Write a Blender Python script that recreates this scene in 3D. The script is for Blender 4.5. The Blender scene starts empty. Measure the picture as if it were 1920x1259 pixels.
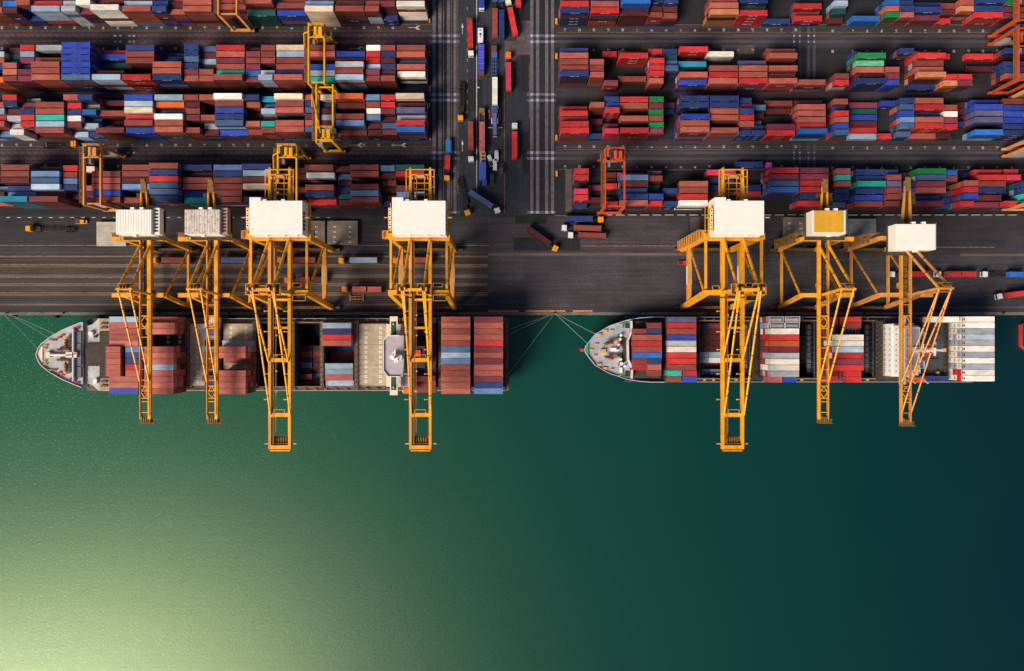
import bpy, math, random
from mathutils import Vector, Matrix
rnd = random.Random(11)
sc = bpy.context.scene
COL = sc.collection
H = 308.0; F = 1280.0; CX, CY = 960.0, 630.0
def G(px, py, z=0.0):
    k = (H - z) / F
    return ((px - CX) * k, (CY - py) * k)
def GX(px, z=0.0): return (px - CX) * (H - z) / F
def GY(py, z=0.0): return (CY - py) * (H - z) / F

# ---------------------------------------------------------------- objects
def tag(o, label=None, cat=None, group=None, kind=None):
    if label: o['label'] = label
    if cat: o['category'] = cat
    if group: o['group'] = group
    if kind: o['kind'] = kind
    return o
def link(name, data, parent=None):
    o = bpy.data.objects.new(name, data); COL.objects.link(o)
    if parent is not None: o.parent = parent
    return o
def thing(name, loc, label, cat, group=None, rz=0.0):
    o = bpy.data.objects.new(name, None); COL.objects.link(o)
    o.empty_display_size = 1
    o.location = loc; o.rotation_euler = (0, 0, rz)
    return tag(o, label, cat, group)

class MB:
    """collects boxes, bars, tubes and prisms of one part"""
    def __init__(s): s.v = []; s.f = []; s.m = []; s.c = []; s.col = None
    def add(s, vs, fs, mi=0):
        b = len(s.v); s.v += [tuple(p) for p in vs]
        for f in fs:
            s.f.append(tuple(b + i for i in f)); s.m.append(mi)
            if s.col is not None: s.c.append(s.col)
        return s
    def box(s, x0, x1, y0, y1, z0, z1, mi=0):
        if x0 > x1: x0, x1 = x1, x0
        if y0 > y1: y0, y1 = y1, y0
        return s.add([(x0,y0,z0),(x1,y0,z0),(x1,y1,z0),(x0,y1,z0),(x0,y0,z1),(x1,y0,z1),(x1,y1,z1),(x0,y1,z1)],
              [(0,3,2,1),(4,5,6,7),(0,1,5,4),(1,2,6,5),(2,3,7,6),(3,0,4,7)], mi)
    def quad(s, x0, x1, y0, y1, z, mi=0):
        if x0 > x1: x0, x1 = x1, x0
        if y0 > y1: y0, y1 = y1, y0
        return s.add([(x0,y0,z),(x1,y0,z),(x1,y1,z),(x0,y1,z)], [(0,1,2,3)], mi)
    def poly(s, pts, z, mi=0):
        return s.add([(x, y, z) for x, y in pts], [tuple(range(len(pts)))], mi)
    def bar(s, p, q, w, h=None, mi=0, w2=None, h2=None):
        """rectangular bar from p to q; w across (horizontal), h the other way; w2,h2 at q"""
        h = w if h is None else h; w2 = w if w2 is None else w2; h2 = h if h2 is None else h2
        p = Vector(p); q = Vector(q); d = (q - p).normalized()
        up = Vector((0,0,1)) if abs(d.z) < 0.9 else Vector((0,1,0))
        a = d.cross(up).normalized(); b = a.cross(d).normalized()
        vs = []
        for c, ww, hh in ((p, w, h), (q, w2, h2)):
            for sa, sb in ((-1,-1),(1,-1),(1,1),(-1,1)):
                vs.append(c + a * (sa * ww / 2) + b * (sb * hh / 2))
        return s.add(vs, [(0,3,2,1),(4,5,6,7),(0,1,5,4),(1,2,6,5),(2,3,7,6),(3,0,4,7)], mi)
    def tube(s, p, q, r, n=8, mi=0, r2=None):
        r2 = r if r2 is None else r2
        p = Vector(p); q = Vector(q); d = (q - p).normalized()
        up = Vector((0,0,1)) if abs(d.z) < 0.9 else Vector((0,1,0))
        a = d.cross(up).normalized(); b = a.cross(d).normalized(); vs = []
        for c, rr in ((p, r), (q, r2)):
            for i in range(n):
                t = 2 * math.pi * i / n
                vs.append(c + a * (rr * math.cos(t)) + b * (rr * math.sin(t)))
        fs = [(i, (i + 1) % n, n + (i + 1) % n, n + i) for i in range(n)]
        fs += [tuple(range(n - 1, -1, -1)), tuple(range(n, 2 * n))]
        return s.add(vs, fs, mi)
    def prism(s, pts, z0, z1, mi=0, mt=None):
        n = len(pts)
        a = sum(pts[i][0]*pts[(i+1)%n][1] - pts[(i+1)%n][0]*pts[i][1] for i in range(n))
        if a < 0: pts = list(reversed(pts))
        b = len(s.v)
        s.add([(x,y,z0) for x,y in pts] + [(x,y,z1) for x,y in pts], [(i,(i+1)%n,n+(i+1)%n,n+i) for i in range(n)] + [tuple(range(n-1,-1,-1))], mi)
        s.f.append(tuple(b + n + i for i in range(n))); s.m.append(mi if mt is None else mt)
        if s.col is not None: s.c.append(s.col)
        return s
    def mesh(s, name, mats, off=(0,0,0)):
        me = bpy.data.meshes.new(name)
        ox, oy, oz = off
        me.from_pydata([(x-ox, y-oy, z-oz) for x,y,z in s.v], [], s.f)
        for m in mats: me.materials.append(m)
        if len(mats) > 1: me.polygons.foreach_set('material_index', s.m)
        if s.c:
            at = me.attributes.new('tint', 'FLOAT_COLOR', 'FACE')
            flat = []
            for c in s.c: flat += [c[0], c[1], c[2], 1.0]
            at.data.foreach_set('color', flat)
        me.update()
        return me
    def build(s, name, mats, parent=None, local=False):
        if not isinstance(mats, (list, tuple)): mats = [mats]
        off = (0,0,0)
        if parent is not None and not local:
            p = parent; ox = oy = oz = 0
            while p is not None:
                ox += p.location.x; oy += p.location.y; oz += p.location.z; p = p.parent
            off = (ox, oy, oz)
        return link(name, s.mesh(name, mats, off), parent)

# ---------------------------------------------------------------- materials
def lin(c):
    c = c / 255.0
    return c / 12.92 if c <= 0.04045 else ((c + 0.055) / 1.055) ** 2.4
def S(r, g, b, k=0.8): return (lin(r) * k, lin(g) * k, lin(b) * k)
def _nodes(name):
    m = bpy.data.materials.new(name); m.use_nodes = True
    nt = m.node_tree; b = nt.nodes['Principled BSDF']
    return m, nt, b
def mixmul(nt, a, fac, lo, hi):
    """colour a scaled by fac mapped to lo..hi"""
    mr = nt.nodes.new('ShaderNodeMapRange'); mr.inputs[3].default_value = lo; mr.inputs[4].default_value = hi
    mr.inputs[1].default_value = 0.3; mr.inputs[2].default_value = 0.7
    nt.links.new(fac, mr.inputs[0])
    v = nt.nodes.new('ShaderNodeVectorMath'); v.operation = 'SCALE'
    if isinstance(a, tuple): v.inputs[0].default_value = a[:3]
    else: nt.links.new(a, v.inputs[0])
    nt.links.new(mr.outputs[0], v.inputs['Scale'])
    return v.outputs[0]
def noise(nt, vec, scale, detail=3.0, stretch=None, rough=0.6):
    if stretch:
        mp = nt.nodes.new('ShaderNodeMapping'); mp.inputs['Scale'].default_value = stretch
        nt.links.new(vec, mp.inputs[0]); vec = mp.outputs[0]
    n = nt.nodes.new('ShaderNodeTexNoise'); n.inputs['Scale'].default_value = scale
    n.inputs['Detail'].default_value = detail; n.inputs['Roughness'].default_value = rough
    nt.links.new(vec, n.inputs['Vector'])
    return n.outputs[0]
def mix(nt, fac, a, b):
    n = nt.nodes.new('ShaderNodeMix'); n.data_type = 'RGBA'
    if isinstance(fac, float): n.inputs[0].default_value = fac
    else: nt.links.new(fac, n.inputs[0])
    for i, c in ((6, a), (7, b)):
        if isinstance(c, tuple): n.inputs[i].default_value = (c[0], c[1], c[2], 1)
        else: nt.links.new(c, n.inputs[i])
    return n.outputs[2]
def ramp(nt, fac, lo, hi):
    mr = nt.nodes.new('ShaderNodeMapRange'); mr.inputs[1].default_value = lo; mr.inputs[2].default_value = hi
    nt.links.new(fac, mr.inputs[0]); return mr.outputs[0]
def mat(name, col, rough=0.6, var=0.15, scale=0.35, spec=0.3, stretch=None, rust=0.0, rustcol=(0.11, 0.035, 0.015), metal=0.0, bump=0.0):
    m, nt, b = _nodes(name)
    g = nt.nodes.new('ShaderNodeNewGeometry').outputs['Position']
    c = mixmul(nt, tuple(col), noise(nt, g, scale, 4.0, stretch), 1 - var, 1 + var)
    if rust > 0:
        r = noise(nt, g, 0.9, 5.0, None, 0.7)
        c = mix(nt, ramp(nt, r, 0.72 - 0.25 * rust, 0.85 - 0.2 * rust), c, rustcol)
    nt.links.new(c, b.inputs['Base Color'])
    b.inputs['Roughness'].default_value = rough; b.inputs['Metallic'].default_value = metal
    b.inputs['Specular IOR Level'].default_value = spec
    if bump:
        bp = nt.nodes.new('ShaderNodeBump'); bp.inputs['Strength'].default_value = bump
        nt.links.new(noise(nt, g, 3.0, 4.0), bp.inputs['Height']); nt.links.new(bp.outputs[0], b.inputs['Normal'])
    return m

# ---------------------------------------------------------------- world, sun, camera
w = bpy.data.worlds.new('World'); sc.world = w; w.use_nodes = True
nt = w.node_tree; bg = nt.nodes['Background']
sky = nt.nodes.new('ShaderNodeTexSky'); sky.sky_type = 'NISHITA'; sky.sun_disc = False
ELEV, AZ = math.radians(40), math.radians(45)
to_sun = Vector((-math.cos(ELEV) * math.cos(AZ), -math.cos(ELEV) * math.sin(AZ), math.sin(ELEV)))
sky.sun_elevation = ELEV; sky.sun_rotation = math.atan2(to_sun.x, to_sun.y) % (2 * math.pi)
nt.links.new(sky.outputs[0], bg.inputs[0]); bg.inputs[1].default_value = 0.052
sl = bpy.data.lights.new('sun', 'SUN'); sl.energy = 3.9; sl.angle = math.radians(28.0); sl.color = (1.0, 0.85, 0.66)
so = bpy.data.objects.new('sun', sl); COL.objects.link(so); so.location = (-300, -150, 250)
so.rotation_euler = to_sun.to_track_quat('Z', 'Y').to_euler()
cam = bpy.data.cameras.new('camera'); cam.lens = 24.0; cam.sensor_width = 36.0; cam.sensor_fit = 'HORIZONTAL'
cam.clip_start = 1.0; cam.clip_end = 12000.0
co = bpy.data.objects.new('camera', cam); COL.objects.link(co); co.location = (0, 0, H); co.rotation_euler = (0, 0, 0)
sc.camera = co
sc.view_settings.view_transform = 'Standard'; sc.view_settings.look = 'None'
sc.view_settings.exposure = 0.55; sc.view_settings.gamma = 1.0
sc.render.engine = 'CYCLES'; sc.cycles.use_denoising = True
sc.cycles.max_bounces = 5; sc.cycles.diffuse_bounces = 3; sc.cycles.glossy_bounces = 2; sc.cycles.transmission_bounces = 2
# ================================================================ setting: water, ground, roads, markings
QY = GY(590)          # quay edge
WZ = -3.0
def water_mat():
    m, nt, b = _nodes('harbour_water')
    g = nt.nodes.new('ShaderNodeNewGeometry').outputs['Position']
    # glow put into the water colour: brighter green westward, bluer and darker east, banded
    sx = nt.nodes.new('ShaderNodeSeparateXYZ'); nt.links.new(g, sx.inputs[0])
    ad = nt.nodes.new('ShaderNodeMath'); ad.operation = 'MULTIPLY_ADD'; ad.inputs[1].default_value = 160.0
    nt.links.new(noise(nt, g, 0.004, 3.0), ad.inputs[0]); nt.links.new(sx.outputs[0], ad.inputs[2])
    c = mix(nt, ramp(nt, ad.outputs[0], -150.0, 330.0), (0.0000, 0.0740, 0.0440), (0.0000, 0.0165, 0.0270))
    # pale flecks painted on the west side, standing in for sun glints
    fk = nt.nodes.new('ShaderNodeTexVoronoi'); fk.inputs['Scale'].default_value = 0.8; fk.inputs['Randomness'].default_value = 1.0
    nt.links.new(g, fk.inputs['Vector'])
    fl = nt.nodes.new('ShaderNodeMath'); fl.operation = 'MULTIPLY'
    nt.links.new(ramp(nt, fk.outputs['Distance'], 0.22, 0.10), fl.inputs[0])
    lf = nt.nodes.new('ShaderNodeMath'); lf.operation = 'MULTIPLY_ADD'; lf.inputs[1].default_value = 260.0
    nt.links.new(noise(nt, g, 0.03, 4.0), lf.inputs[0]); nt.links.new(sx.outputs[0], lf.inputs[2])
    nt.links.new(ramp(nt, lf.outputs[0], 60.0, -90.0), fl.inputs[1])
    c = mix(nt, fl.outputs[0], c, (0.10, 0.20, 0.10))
    nt.links.new(c, b.inputs['Base Color'])
    b.inputs['Roughness'].default_value = 0.29
    b.inputs['IOR'].default_value = 1.4
    b.inputs['Specular IOR Level'].default_value = 0.9
    b.inputs['Specular Tint'].default_value = (0.76, 1.0, 0.57, 1)
    bp = nt.nodes.new('ShaderNodeBump'); bp.inputs['Strength'].default_value = 0.45; bp.inputs['Distance'].default_value = 0.16
    n1 = noise(nt, g, 1.7, 3.0, (1.3, 0.6, 1.0), 0.7)
    nt.links.new(n1, bp.inputs['Height']); nt.links.new(bp.outputs[0], b.inputs['Normal'])
    return m
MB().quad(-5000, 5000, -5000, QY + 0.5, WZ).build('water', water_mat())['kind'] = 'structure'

def asphalt(name, col, var=0.28, streak=0.25, patch=0.2, sx=(0.02, 0.6, 1)):
    m, nt, b = _nodes(name)
    g = nt.nodes.new('ShaderNodeNewGeometry').outputs['Position']
    c = mixmul(nt, tuple(col), noise(nt, g, 0.05, 5.0), 1 - var, 1 + var)
    c = mixmul(nt, c, noise(nt, g, 1.0, 4.0, sx), 1 - streak, 1 + streak)
    c = mixmul(nt, c, noise(nt, g, 1.6, 3.0), 1 - patch, 1 + patch)
    # slab joints and patches: brick pattern in large units
    br = nt.nodes.new('ShaderNodeTexBrick'); br.inputs['Scale'].default_value = 0.045
    br.inputs['Color1'].default_value = (0.42, 0.42, 0.42, 1); br.inputs['Color2'].default_value = (0.58, 0.58, 0.58, 1)
    br.inputs['Mortar'].default_value = (0.4, 0.4, 0.4, 1); br.inputs['Mortar Size'].default_value = 0.006
    nt.links.new(g, br.inputs['Vector'])
    c = mixmul(nt, c, br.outputs['Color'], 0.8, 1.2)
    # oil and tyre stains
    st = ramp(nt, noise(nt, g, 0.16, 6.0, (0.5, 1.6, 1), 0.7), 0.6, 0.75)
    c = mix(nt, st, c, tuple(x * 0.55 for x in col))
    nt.links.new(c, b.inputs['Base Color']); b.inputs['Roughness'].default_value = 0.8
    b.inputs['Specular IOR Level'].default_value = 0.25
    return m
M_YARD = asphalt('yard_asphalt', (0.018, 0.018, 0.023))
M_ROAD = asphalt('road_asphalt', (0.028, 0.032, 0.045), sx=(0.6, 0.02, 1))
M_QUAY = asphalt('quay_asphalt', (0.033, 0.031, 0.038))
M_APRON = asphalt('apron_concrete', (0.047, 0.043, 0.054), streak=0.32, patch=0.3)
M_LANE = asphalt('gantry_lane_concrete', (0.034, 0.030, 0.040))
M_STRIP = mat('strip_concrete', (0.105, 0.094, 0.122), 0.85, 0.3, 0.4)
M_STRIPL = mat('lane_strip_concrete', (0.056, 0.051, 0.068), 0.85, 0.35, 0.4, stretch=(0.1, 1, 1))
M_STRIPQ = mat('rail_strip_concrete', (0.118, 0.086, 0.076), 0.85, 0.3, 0.4, stretch=(0.1, 1, 1))
M_RAIL = mat('rail_steel', (0.05, 0.04, 0.035), 0.5, 0.2, 0.5)
M_YEL = mat('yellow_road_paint', (0.24, 0.13, 0.04), 0.7, 0.6, 0.8)
M_ORA = mat('orange_kerb_paint', (0.55, 0.20, 0.07), 0.7, 0.3, 0.8)
M_WHT = mat('white_road_paint', (0.42, 0.42, 0.44), 0.7, 0.3, 0.8)
M_PAD = mat('turning_pad_plate', (0.30, 0.33, 0.50), 0.6, 0.35, 0.5)
M_CONC = mat('quay_wall_concrete', (0.16, 0.14, 0.125), 0.9, 0.35, 0.3)
M_DARKP = mat('dark_asphalt_patch', (0.014, 0.015, 0.019), 0.85, 0.25, 0.5)
M_BROWNP = mat('worn_concrete_patch', (0.085, 0.062, 0.066), 0.85, 0.35, 0.3)
def hatch_mat():
    m, nt, b = _nodes('hatched_lane_paint')
    g = nt.nodes.new('ShaderNodeNewGeometry').outputs['Position']
    wv = nt.nodes.new('ShaderNodeTexWave'); wv.wave_type = 'BANDS'; wv.bands_direction = 'DIAGONAL'
    wv.inputs['Scale'].default_value = 0.22; wv.inputs['Distortion'].default_value = 1.5
    nt.links.new(g, wv.inputs['Vector'])
    c = mix(nt, ramp(nt, wv.outputs['Fac'], 0.4, 0.6), (0.044, 0.034, 0.044), (0.105, 0.034, 0.052))
    c = mixmul(nt, c, noise(nt, g, 0.7, 4.0), 0.65, 1.3)
    nt.links.new(c, b.inputs['Base Color']); b.inputs['Roughness'].default_value = 0.8
    return m
M_HATCH = hatch_mat()

def struct(name, mb, m):
    o = mb.build(name, m); o['kind'] = 'structure'; return o
# land body with the vertical quay face
struct('ground', MB().box(-5000, 5000, QY, 5000, -9, 0), M_YARD)
mb = MB().box(-600, 600, QY - 0.35, QY + 0.9, -8.5, 0.10)
struct('quay_coping', mb, M_CONC)
# quay apron
struct('quay_apron', MB().quad(-700, 700, QY + 0.9, GY(405), 0.004), M_QUAY)
mb = MB().quad(GX(915), GX(1920), QY + 0.9, GY(478), 0.008).quad(GX(915), GX(1290), GY(476), GY(410), 0.008)
struct('apron_slab', mb, M_APRON)
# road running inland
struct('road', MB().quad(GX(858), GX(992), GY(404), GY(-60), 0.008), M_ROAD)
mb = MB().quad(GX(968), GX(994), GY(40), GY(104), 0.012).quad(GX(946), GX(967.5), GY(78), GY(128), 0.0125)
mb.quad(GX(1203), GX(1265), GY(84), GY(100), 0.006).quad(GX(1353), GX(1415), GY(85), GY(102), 0.006)
mb.quad(GX(1060), GX(1072), GY(318), GY(398), 0.006).quad(GX(1294), GX(1312), GY(408), GY(445), 0.014)
struct('worn_patches', mb, M_BROWNP)
mb = MB().poly([G(976,252), G(994,244), G(994,330), G(981,324)], 0.013).quad(GX(966), GX(1025), GY(420), GY(404.5), 0.012)
mb.quad(GX(977), GX(994), GY(104), GY(172), 0.013).quad(GX(863), GX(905), GY(150), GY(210), 0.013).quad(GX(977), GX(993), GY(0), GY(39), 0.013)
mb.quad(GX(962), GX(1088), GY(472), GY(446), 0.013)
struct('dark_patches', mb, M_DARKP)
# gantry lanes
lanes = [(48, 90), (262, 308)]
mb = MB()
for a, b in lanes:
    mb.quad(GX(-80), GX(812), GY(a), GY(b), 0.005); mb.quad(GX(1042), GX(2020), GY(a), GY(b), 0.005)
mb.quad(GX(-80), GX(812), GY(166), GY(184), 0.005).quad(GX(1042), GX(2020), GY(166), GY(184), 0.005)
struct('gantry_lanes', mb, M_LANE)
mb = MB()
for y in (67, 79, 287.5, 298.5):
    mb.quad(GX(-80), GX(862), GY(y - 2.9), GY(y + 2.9), 0.010)
struct('hatched_runways', mb, M_HATCH)
mb = MB()
for y in (68, 79, 287, 298):
    mb.quad(GX(990), GX(2020), GY(y - 2.8), GY(y + 2.8), 0.010)
for x in (1489, 1499.5, 1516, 1526.5):
    mb.quad(GX(x - 2.6), GX(x + 2.6), GY(42), GY(165), 0.015); mb.quad(GX(x - 2.6), GX(x + 2.6), GY(268), GY(330), 0.015)
struct('lane_strips', mb, M_STRIPL)
mb = MB()
for x in (814, 825, 841, 853): mb.quad(GX(x - 3), GX(x + 3), GY(-40), GY(396), 0.014)
for x in (997, 1008, 1025, 1036): mb.quad(GX(x - 3), GX(x + 3), GY(-40), GY(400), 0.014)
for y in (68, 79, 178, 189, 287, 298, 399):
    mb.quad(GX(806), GX(862), GY(y - 2.6), GY(y + 2.6), 0.018); mb.quad(GX(988), GX(1042), GY(y - 2.6), GY(y + 2.6), 0.018)
struct('runway_strips', mb, M_STRIP)
mb = MB()
for y in (68, 79, 178, 189, 287, 298, 399):
    for x in (814, 825, 841, 853, 997, 1008, 1025, 1036):
        mb.quad(GX(x - 2.4), GX(x + 2.4), GY(y - 2.3), GY(y + 2.3), 0.024)
for y in (68, 79, 287, 298):
    for x in (1489, 1499.5, 1516, 1526.5): mb.quad(GX(x - 1.6), GX(x + 1.6), GY(y - 1.4), GY(y + 1.4), 0.024)
for x in (216, 226, 243, 251):
    for y in (68, 79): mb.quad(GX(x - 2.2), GX(x + 2.2), GY(y - 1.6), GY(y + 1.6), 0.024)
for x in (240, 251): mb.quad(GX(x - 2.6), GX(x + 2.6), GY(285.5), GY(289), 0.024)
struct('turning_pads', mb, M_PAD)
# quay strips and crane rails
mb = MB()
for y, hh in ((482, 1.6), (500, 2.7), (518, 2.7), (535.5, 2.5), (553.5, 2.2), (572, 1.8)):
    mb.quad(GX(-200), GX(914), GY(y - hh), GY(y + hh), 0.008)
mb.quad(GX(915), GX(1300), GY(475.4), GY(480), 0.016).quad(GX(1800), GX(2100), GY(477), GY(481), 0.016).quad(GX(1620), GX(2100), GY(576), GY(579), 0.016)
struct('quay_strips', mb, M_STRIPQ)
mb = MB()
for y, hh in ((488, .5), (491.5, .4), (505.5, .5), (510.5, .4), (513, .5), (526, .5), (529, .4), (541, .5), (545, .6), (558, .5), (562.5, .4), (567, .6), (468, .5), (474.5, .6)):
    mb.quad(GX(-200), GX(913), GY(y - hh), GY(y + hh), 0.007)
struct('worn_quay_lines', mb, mat('worn_line_brown', (0.085, 0.062, 0.050), 0.85, 0.5, 0.25, stretch=(0.05, 1, 1)))
mb = MB()
for y in (471, 578): mb.box(GX(-300), GX(2200), GY(y) - 0.12, GY(y) + 0.12, 0.0, 0.06)
struct('crane_rails', mb, M_RAIL)
mb = MB()
for a, b, y in ((-100, 460, 461), (660, 917, 461), (1090, 1290, 462), (1640, 1865, 464.5), (1040, 1130, 405.2), (-100, 915, 481.0), (-100, 915, 549.6), (-100, 915, 496.6), (-100, 915, 521.6), (-100, 915, 532.0)):
    mb.quad(GX(a), GX(b), GY(y - 0.55), GY(y + 0.55), 0.020)
for y in (59, 83, 46.5, 276, 305, 281): 
    mb.quad(GX(-80), GX(810), GY(y - 0.3), GY(y + 0.3), 0.016)
for y in (47, 61.5, 276.5, 281.5, 319): mb.quad(GX(1042), GX(2020), GY(y - 0.3), GY(y + 0.3), 0.016)
for x, a, b in ((858.5, -40, 365), (992.5, 120, 222), (946, 175, 400), (831.5, -40, 390), (846.5, 0, 390)):
    mb.quad(GX(x - 0.4), GX(x + 0.4), GY(a), GY(b), 0.020)
for k in range(12):
    y = -6 + k * 19.5
    mb.quad(GX(875.4), GX(876.8), GY(y), GY(y + 6), 0.020)
struct('yellow_markings', mb, M_YEL)
mb = MB()
mb.quad(GX(893), GX(894.4), GY(-40), GY(360), 0.020)
mb.quad(GX(893), GX(899), GY(164), GY(166), 0.021).quad(GX(893), GX(898), GY(45), GY(46.5), 0.021)
for y0, y1 in ((44, 65), (263, 285)):
    mb.quad(GX(867 - 0.5), GX(867 + 0.5), GY(y0 + 8), GY(y1), 0.020)
    mb.add([(*G(867, y0), 0.022), (*G(864.6, y0 + 9), 0.022), (*G(869.4, y0 + 9), 0.022)], [(0, 1, 2)])
# slot arrows in the lanes and dashes along the yard edge
for xa, xb, y in ((766, 779, 53), (657, 671, 92), (657, 671, 273), (737, 753, 273)):
    mb.quad(GX(xa), GX(xb), GY(y - 0.5), GY(y + 0.5), 0.020)
    x = xb
    mb.add([(*G(x - 2, y), 0.022), (*G(x + 5, y - 4), 0.022), (*G(x + 9, y - 4), 0.022), (*G(x + 4, y), 0.022), (*G(x + 9, y + 4), 0.022), (*G(x + 5, y + 4), 0.022)], [(0, 5, 4, 3), (0, 3, 2, 1)])
for k in range(32):
    mb.quad(GX(-8 + k * 20), GX(-1 + k * 20), GY(408.2), GY(409.4), 0.020)
struct('white_markings', mb, M_WHT)
# slot numbers, seven stroke figures turned along the lane
SEG = {'0': 'abcdef', '1': 'bc', '2': 'abged', '3': 'abgcd', '4': 'fgbc', '5': 'afgcd', '6': 'afgedc', '7': 'abc', '8': 'abcdefg', '9': 'abcdfg'}
def digit(mb, ch, cx, cy, w=0.5, h=1.0, t=0.17):
    def R(u0, u1, v0, v1): # turned a quarter: u across the figure -> -Y, v up the figure -> X
        mb.quad(cx + v0, cx + v1, cy - u1, cy - u0, 0.021)
    w2, h2 = w / 2, h / 2
    for s_ in SEG[ch]:
        if s_ == 'a': R(-w2, w2, h2 - t, h2)
        if s_ == 'g': R(-w2, w2, -t / 2, t / 2)
        if s_ == 'd': R(-w2, w2, -h2, -h2 + t)
        if s_ == 'b': R(w2 - t, w2, t / 2, h2 - t)
        if s_ == 'c': R(w2 - t, w2, -h2 + t, -t / 2)
        if s_ == 'f': R(-w2, -w2 + t, t / 2, h2 - t)
        if s_ == 'e': R(-w2, -w2 + t, -h2 + t, -t / 2)
def LX(i): return GX(791 - 27.15 * i)
def RX(j): return GX(1059.5 + 27.05 * j)
def QX(k): return GX(1561 if k == 0 else 1599 + 27.1 * (k - 1))
mb = MB()
for y in (53, 92, 273, 311.5):
    for i in range(30):
        if y in (53, 273) and i in (0, 1): continue
        t = '%02d' % (2 * i + 1)
        for n_, ch in enumerate(t): digit(mb, ch, LX(i), GY(y) + 0.34 - 0.68 * n_)
for y in (57, 95, 276, 313.5):
    for j in list(range(17)):
        for n_, ch in enumerate('%02d' % (2 * j + 1)): digit(mb, ch, RX(j), GY(y) + 0.34 - 0.68 * n_)
    for k in range(0, 14):
        for n_, ch in enumerate('%02d' % (2 * k + 39)): digit(mb, ch, QX(k), GY(y + 2) + 0.34 - 0.68 * n_)
struct('slot_numbers', mb, M_WHT)
# orange kerb boards on the quay edge
mb = MB()
for a, b in ((915, 972), (985, 1060), (1074, 1111)): mb.box(GX(a), GX(b), GY(585.5), GY(582.6), 0.0, 0.14)
struct('orange_kerb', mb, M_ORA)
mb = MB()
for k in range(20): mb.box(GX(20 + k * 46), GX(34 + k * 46), GY(588.6), GY(586.4), 0.0, 0.25)
o = mb.build('quay_kerb', M_CONC); o['kind'] = 'structure'

# bollards, fenders, barrier along the yard edge
M_IRON = mat('bollard_iron', (0.035, 0.03, 0.028), 0.6, 0.3, 1.0)
M_RUB = mat('fender_rubber', (0.012, 0.012, 0.012), 0.8, 0.3, 1.0)
bm_ = MB(); bm_.tube((0,0,0), (0,0,0.55), 0.22, 10).tube((0,0,0.55), (0,0,0.8), 0.42, 10, r2=0.36).tube((0,0,0), (0,0,0.06), 0.5, 10)
bmesh_ = bm_.mesh('bollard', [M_IRON])
BOLL = [14, 120, 300, 430, 560, 700, 850, 1040, 1200, 1330, 1470, 1620, 1760, 1880]
wordn = ['first','second','third','fourth','fifth','sixth','seventh','eighth','ninth','tenth','eleventh','twelfth','thirteenth','fourteenth','fifteenth','sixteenth','seventeenth','eighteenth','nineteenth','twentieth','twenty-first','twenty-second','twenty-third','twenty-fourth','twenty-fifth','twenty-sixth']
for n_, px in enumerate(BOLL):
    o = link('mooring_bollard', bmesh_); o.location = (GX(px), QY + 0.45, 0.1)
    lab = {0: "iron bollard holding the longer ship's bow ropes", 7: 'iron bollard on the quay edge between the two ships, holding five ropes'}.get(n_, 'small iron bollard on the quay edge without a rope')
    tag(o, lab, 'bollard', 'bollards along the quay edge')
fm = MB().tube((0,0,-2.6), (0,0,-0.4), 0.55, 10); fm.box(-0.8, 0.8, 0.4, 0.7, -2.8, -0.2)
fmesh = fm.mesh('fender', [M_RUB])
for k in range(24):
    o = link('quay_fender', fmesh); o.location = (GX(20 + k * 82), QY - 1.05, 0)
    tag(o, 'black rubber fender hung on the quay wall above the water', 'fender', 'fenders along the quay wall')
# ================================================================ containers
PAL = {'q': ('blue grey', (158, 172, 190)), 'S': ('pale brick', (206, 104, 88)), 's': ('salmon', (190, 88, 74)), 'r': ('rust brown', (152, 66, 58)), 'm': ('dark maroon', (104, 40, 44)), 'M': ('mulberry', (142, 54, 76)),
 'R': ('bright red', (222, 44, 46)), 'P': ('pinkish red', (240, 52, 90)), 'o': ('orange', (240, 98, 40)), 'p': ('tan orange', (220, 128, 78)),
 'b': ('royal blue', (42, 72, 198)), 'n': ('navy blue', (40, 62, 132)), 'v': ('slate purple', (94, 92, 142)), 'y': ('steel blue', (74, 104, 156)),
 'L': ('mid blue', (96, 140, 200)), 'l': ('pale blue', (156, 182, 214)), 'k': ('bright blue', (34, 110, 214)), 'c': ('cyan', (30, 156, 196)),
 't': ('turquoise', (32, 190, 172)), 'h': ('mint green', (90, 186, 140)), 'G': ('grass green', (26, 142, 66)), 'T': ('dark teal', (20, 92, 90)),
 'g': ('light grey', (164, 170, 180)), 'w': ('white', (236, 228, 220)), 'e': ('cream', (226, 198, 170))}
def fade(rgb, k=0.16):
    l = 0.3 * rgb[0] + 0.55 * rgb[1] + 0.15 * rgb[2]
    return tuple(c + (l - c) * k for c in rgb)
WALL_SHADE = 0.31   # long walls darkened, side shade put into their paint; roofs bleached by the sun
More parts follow.
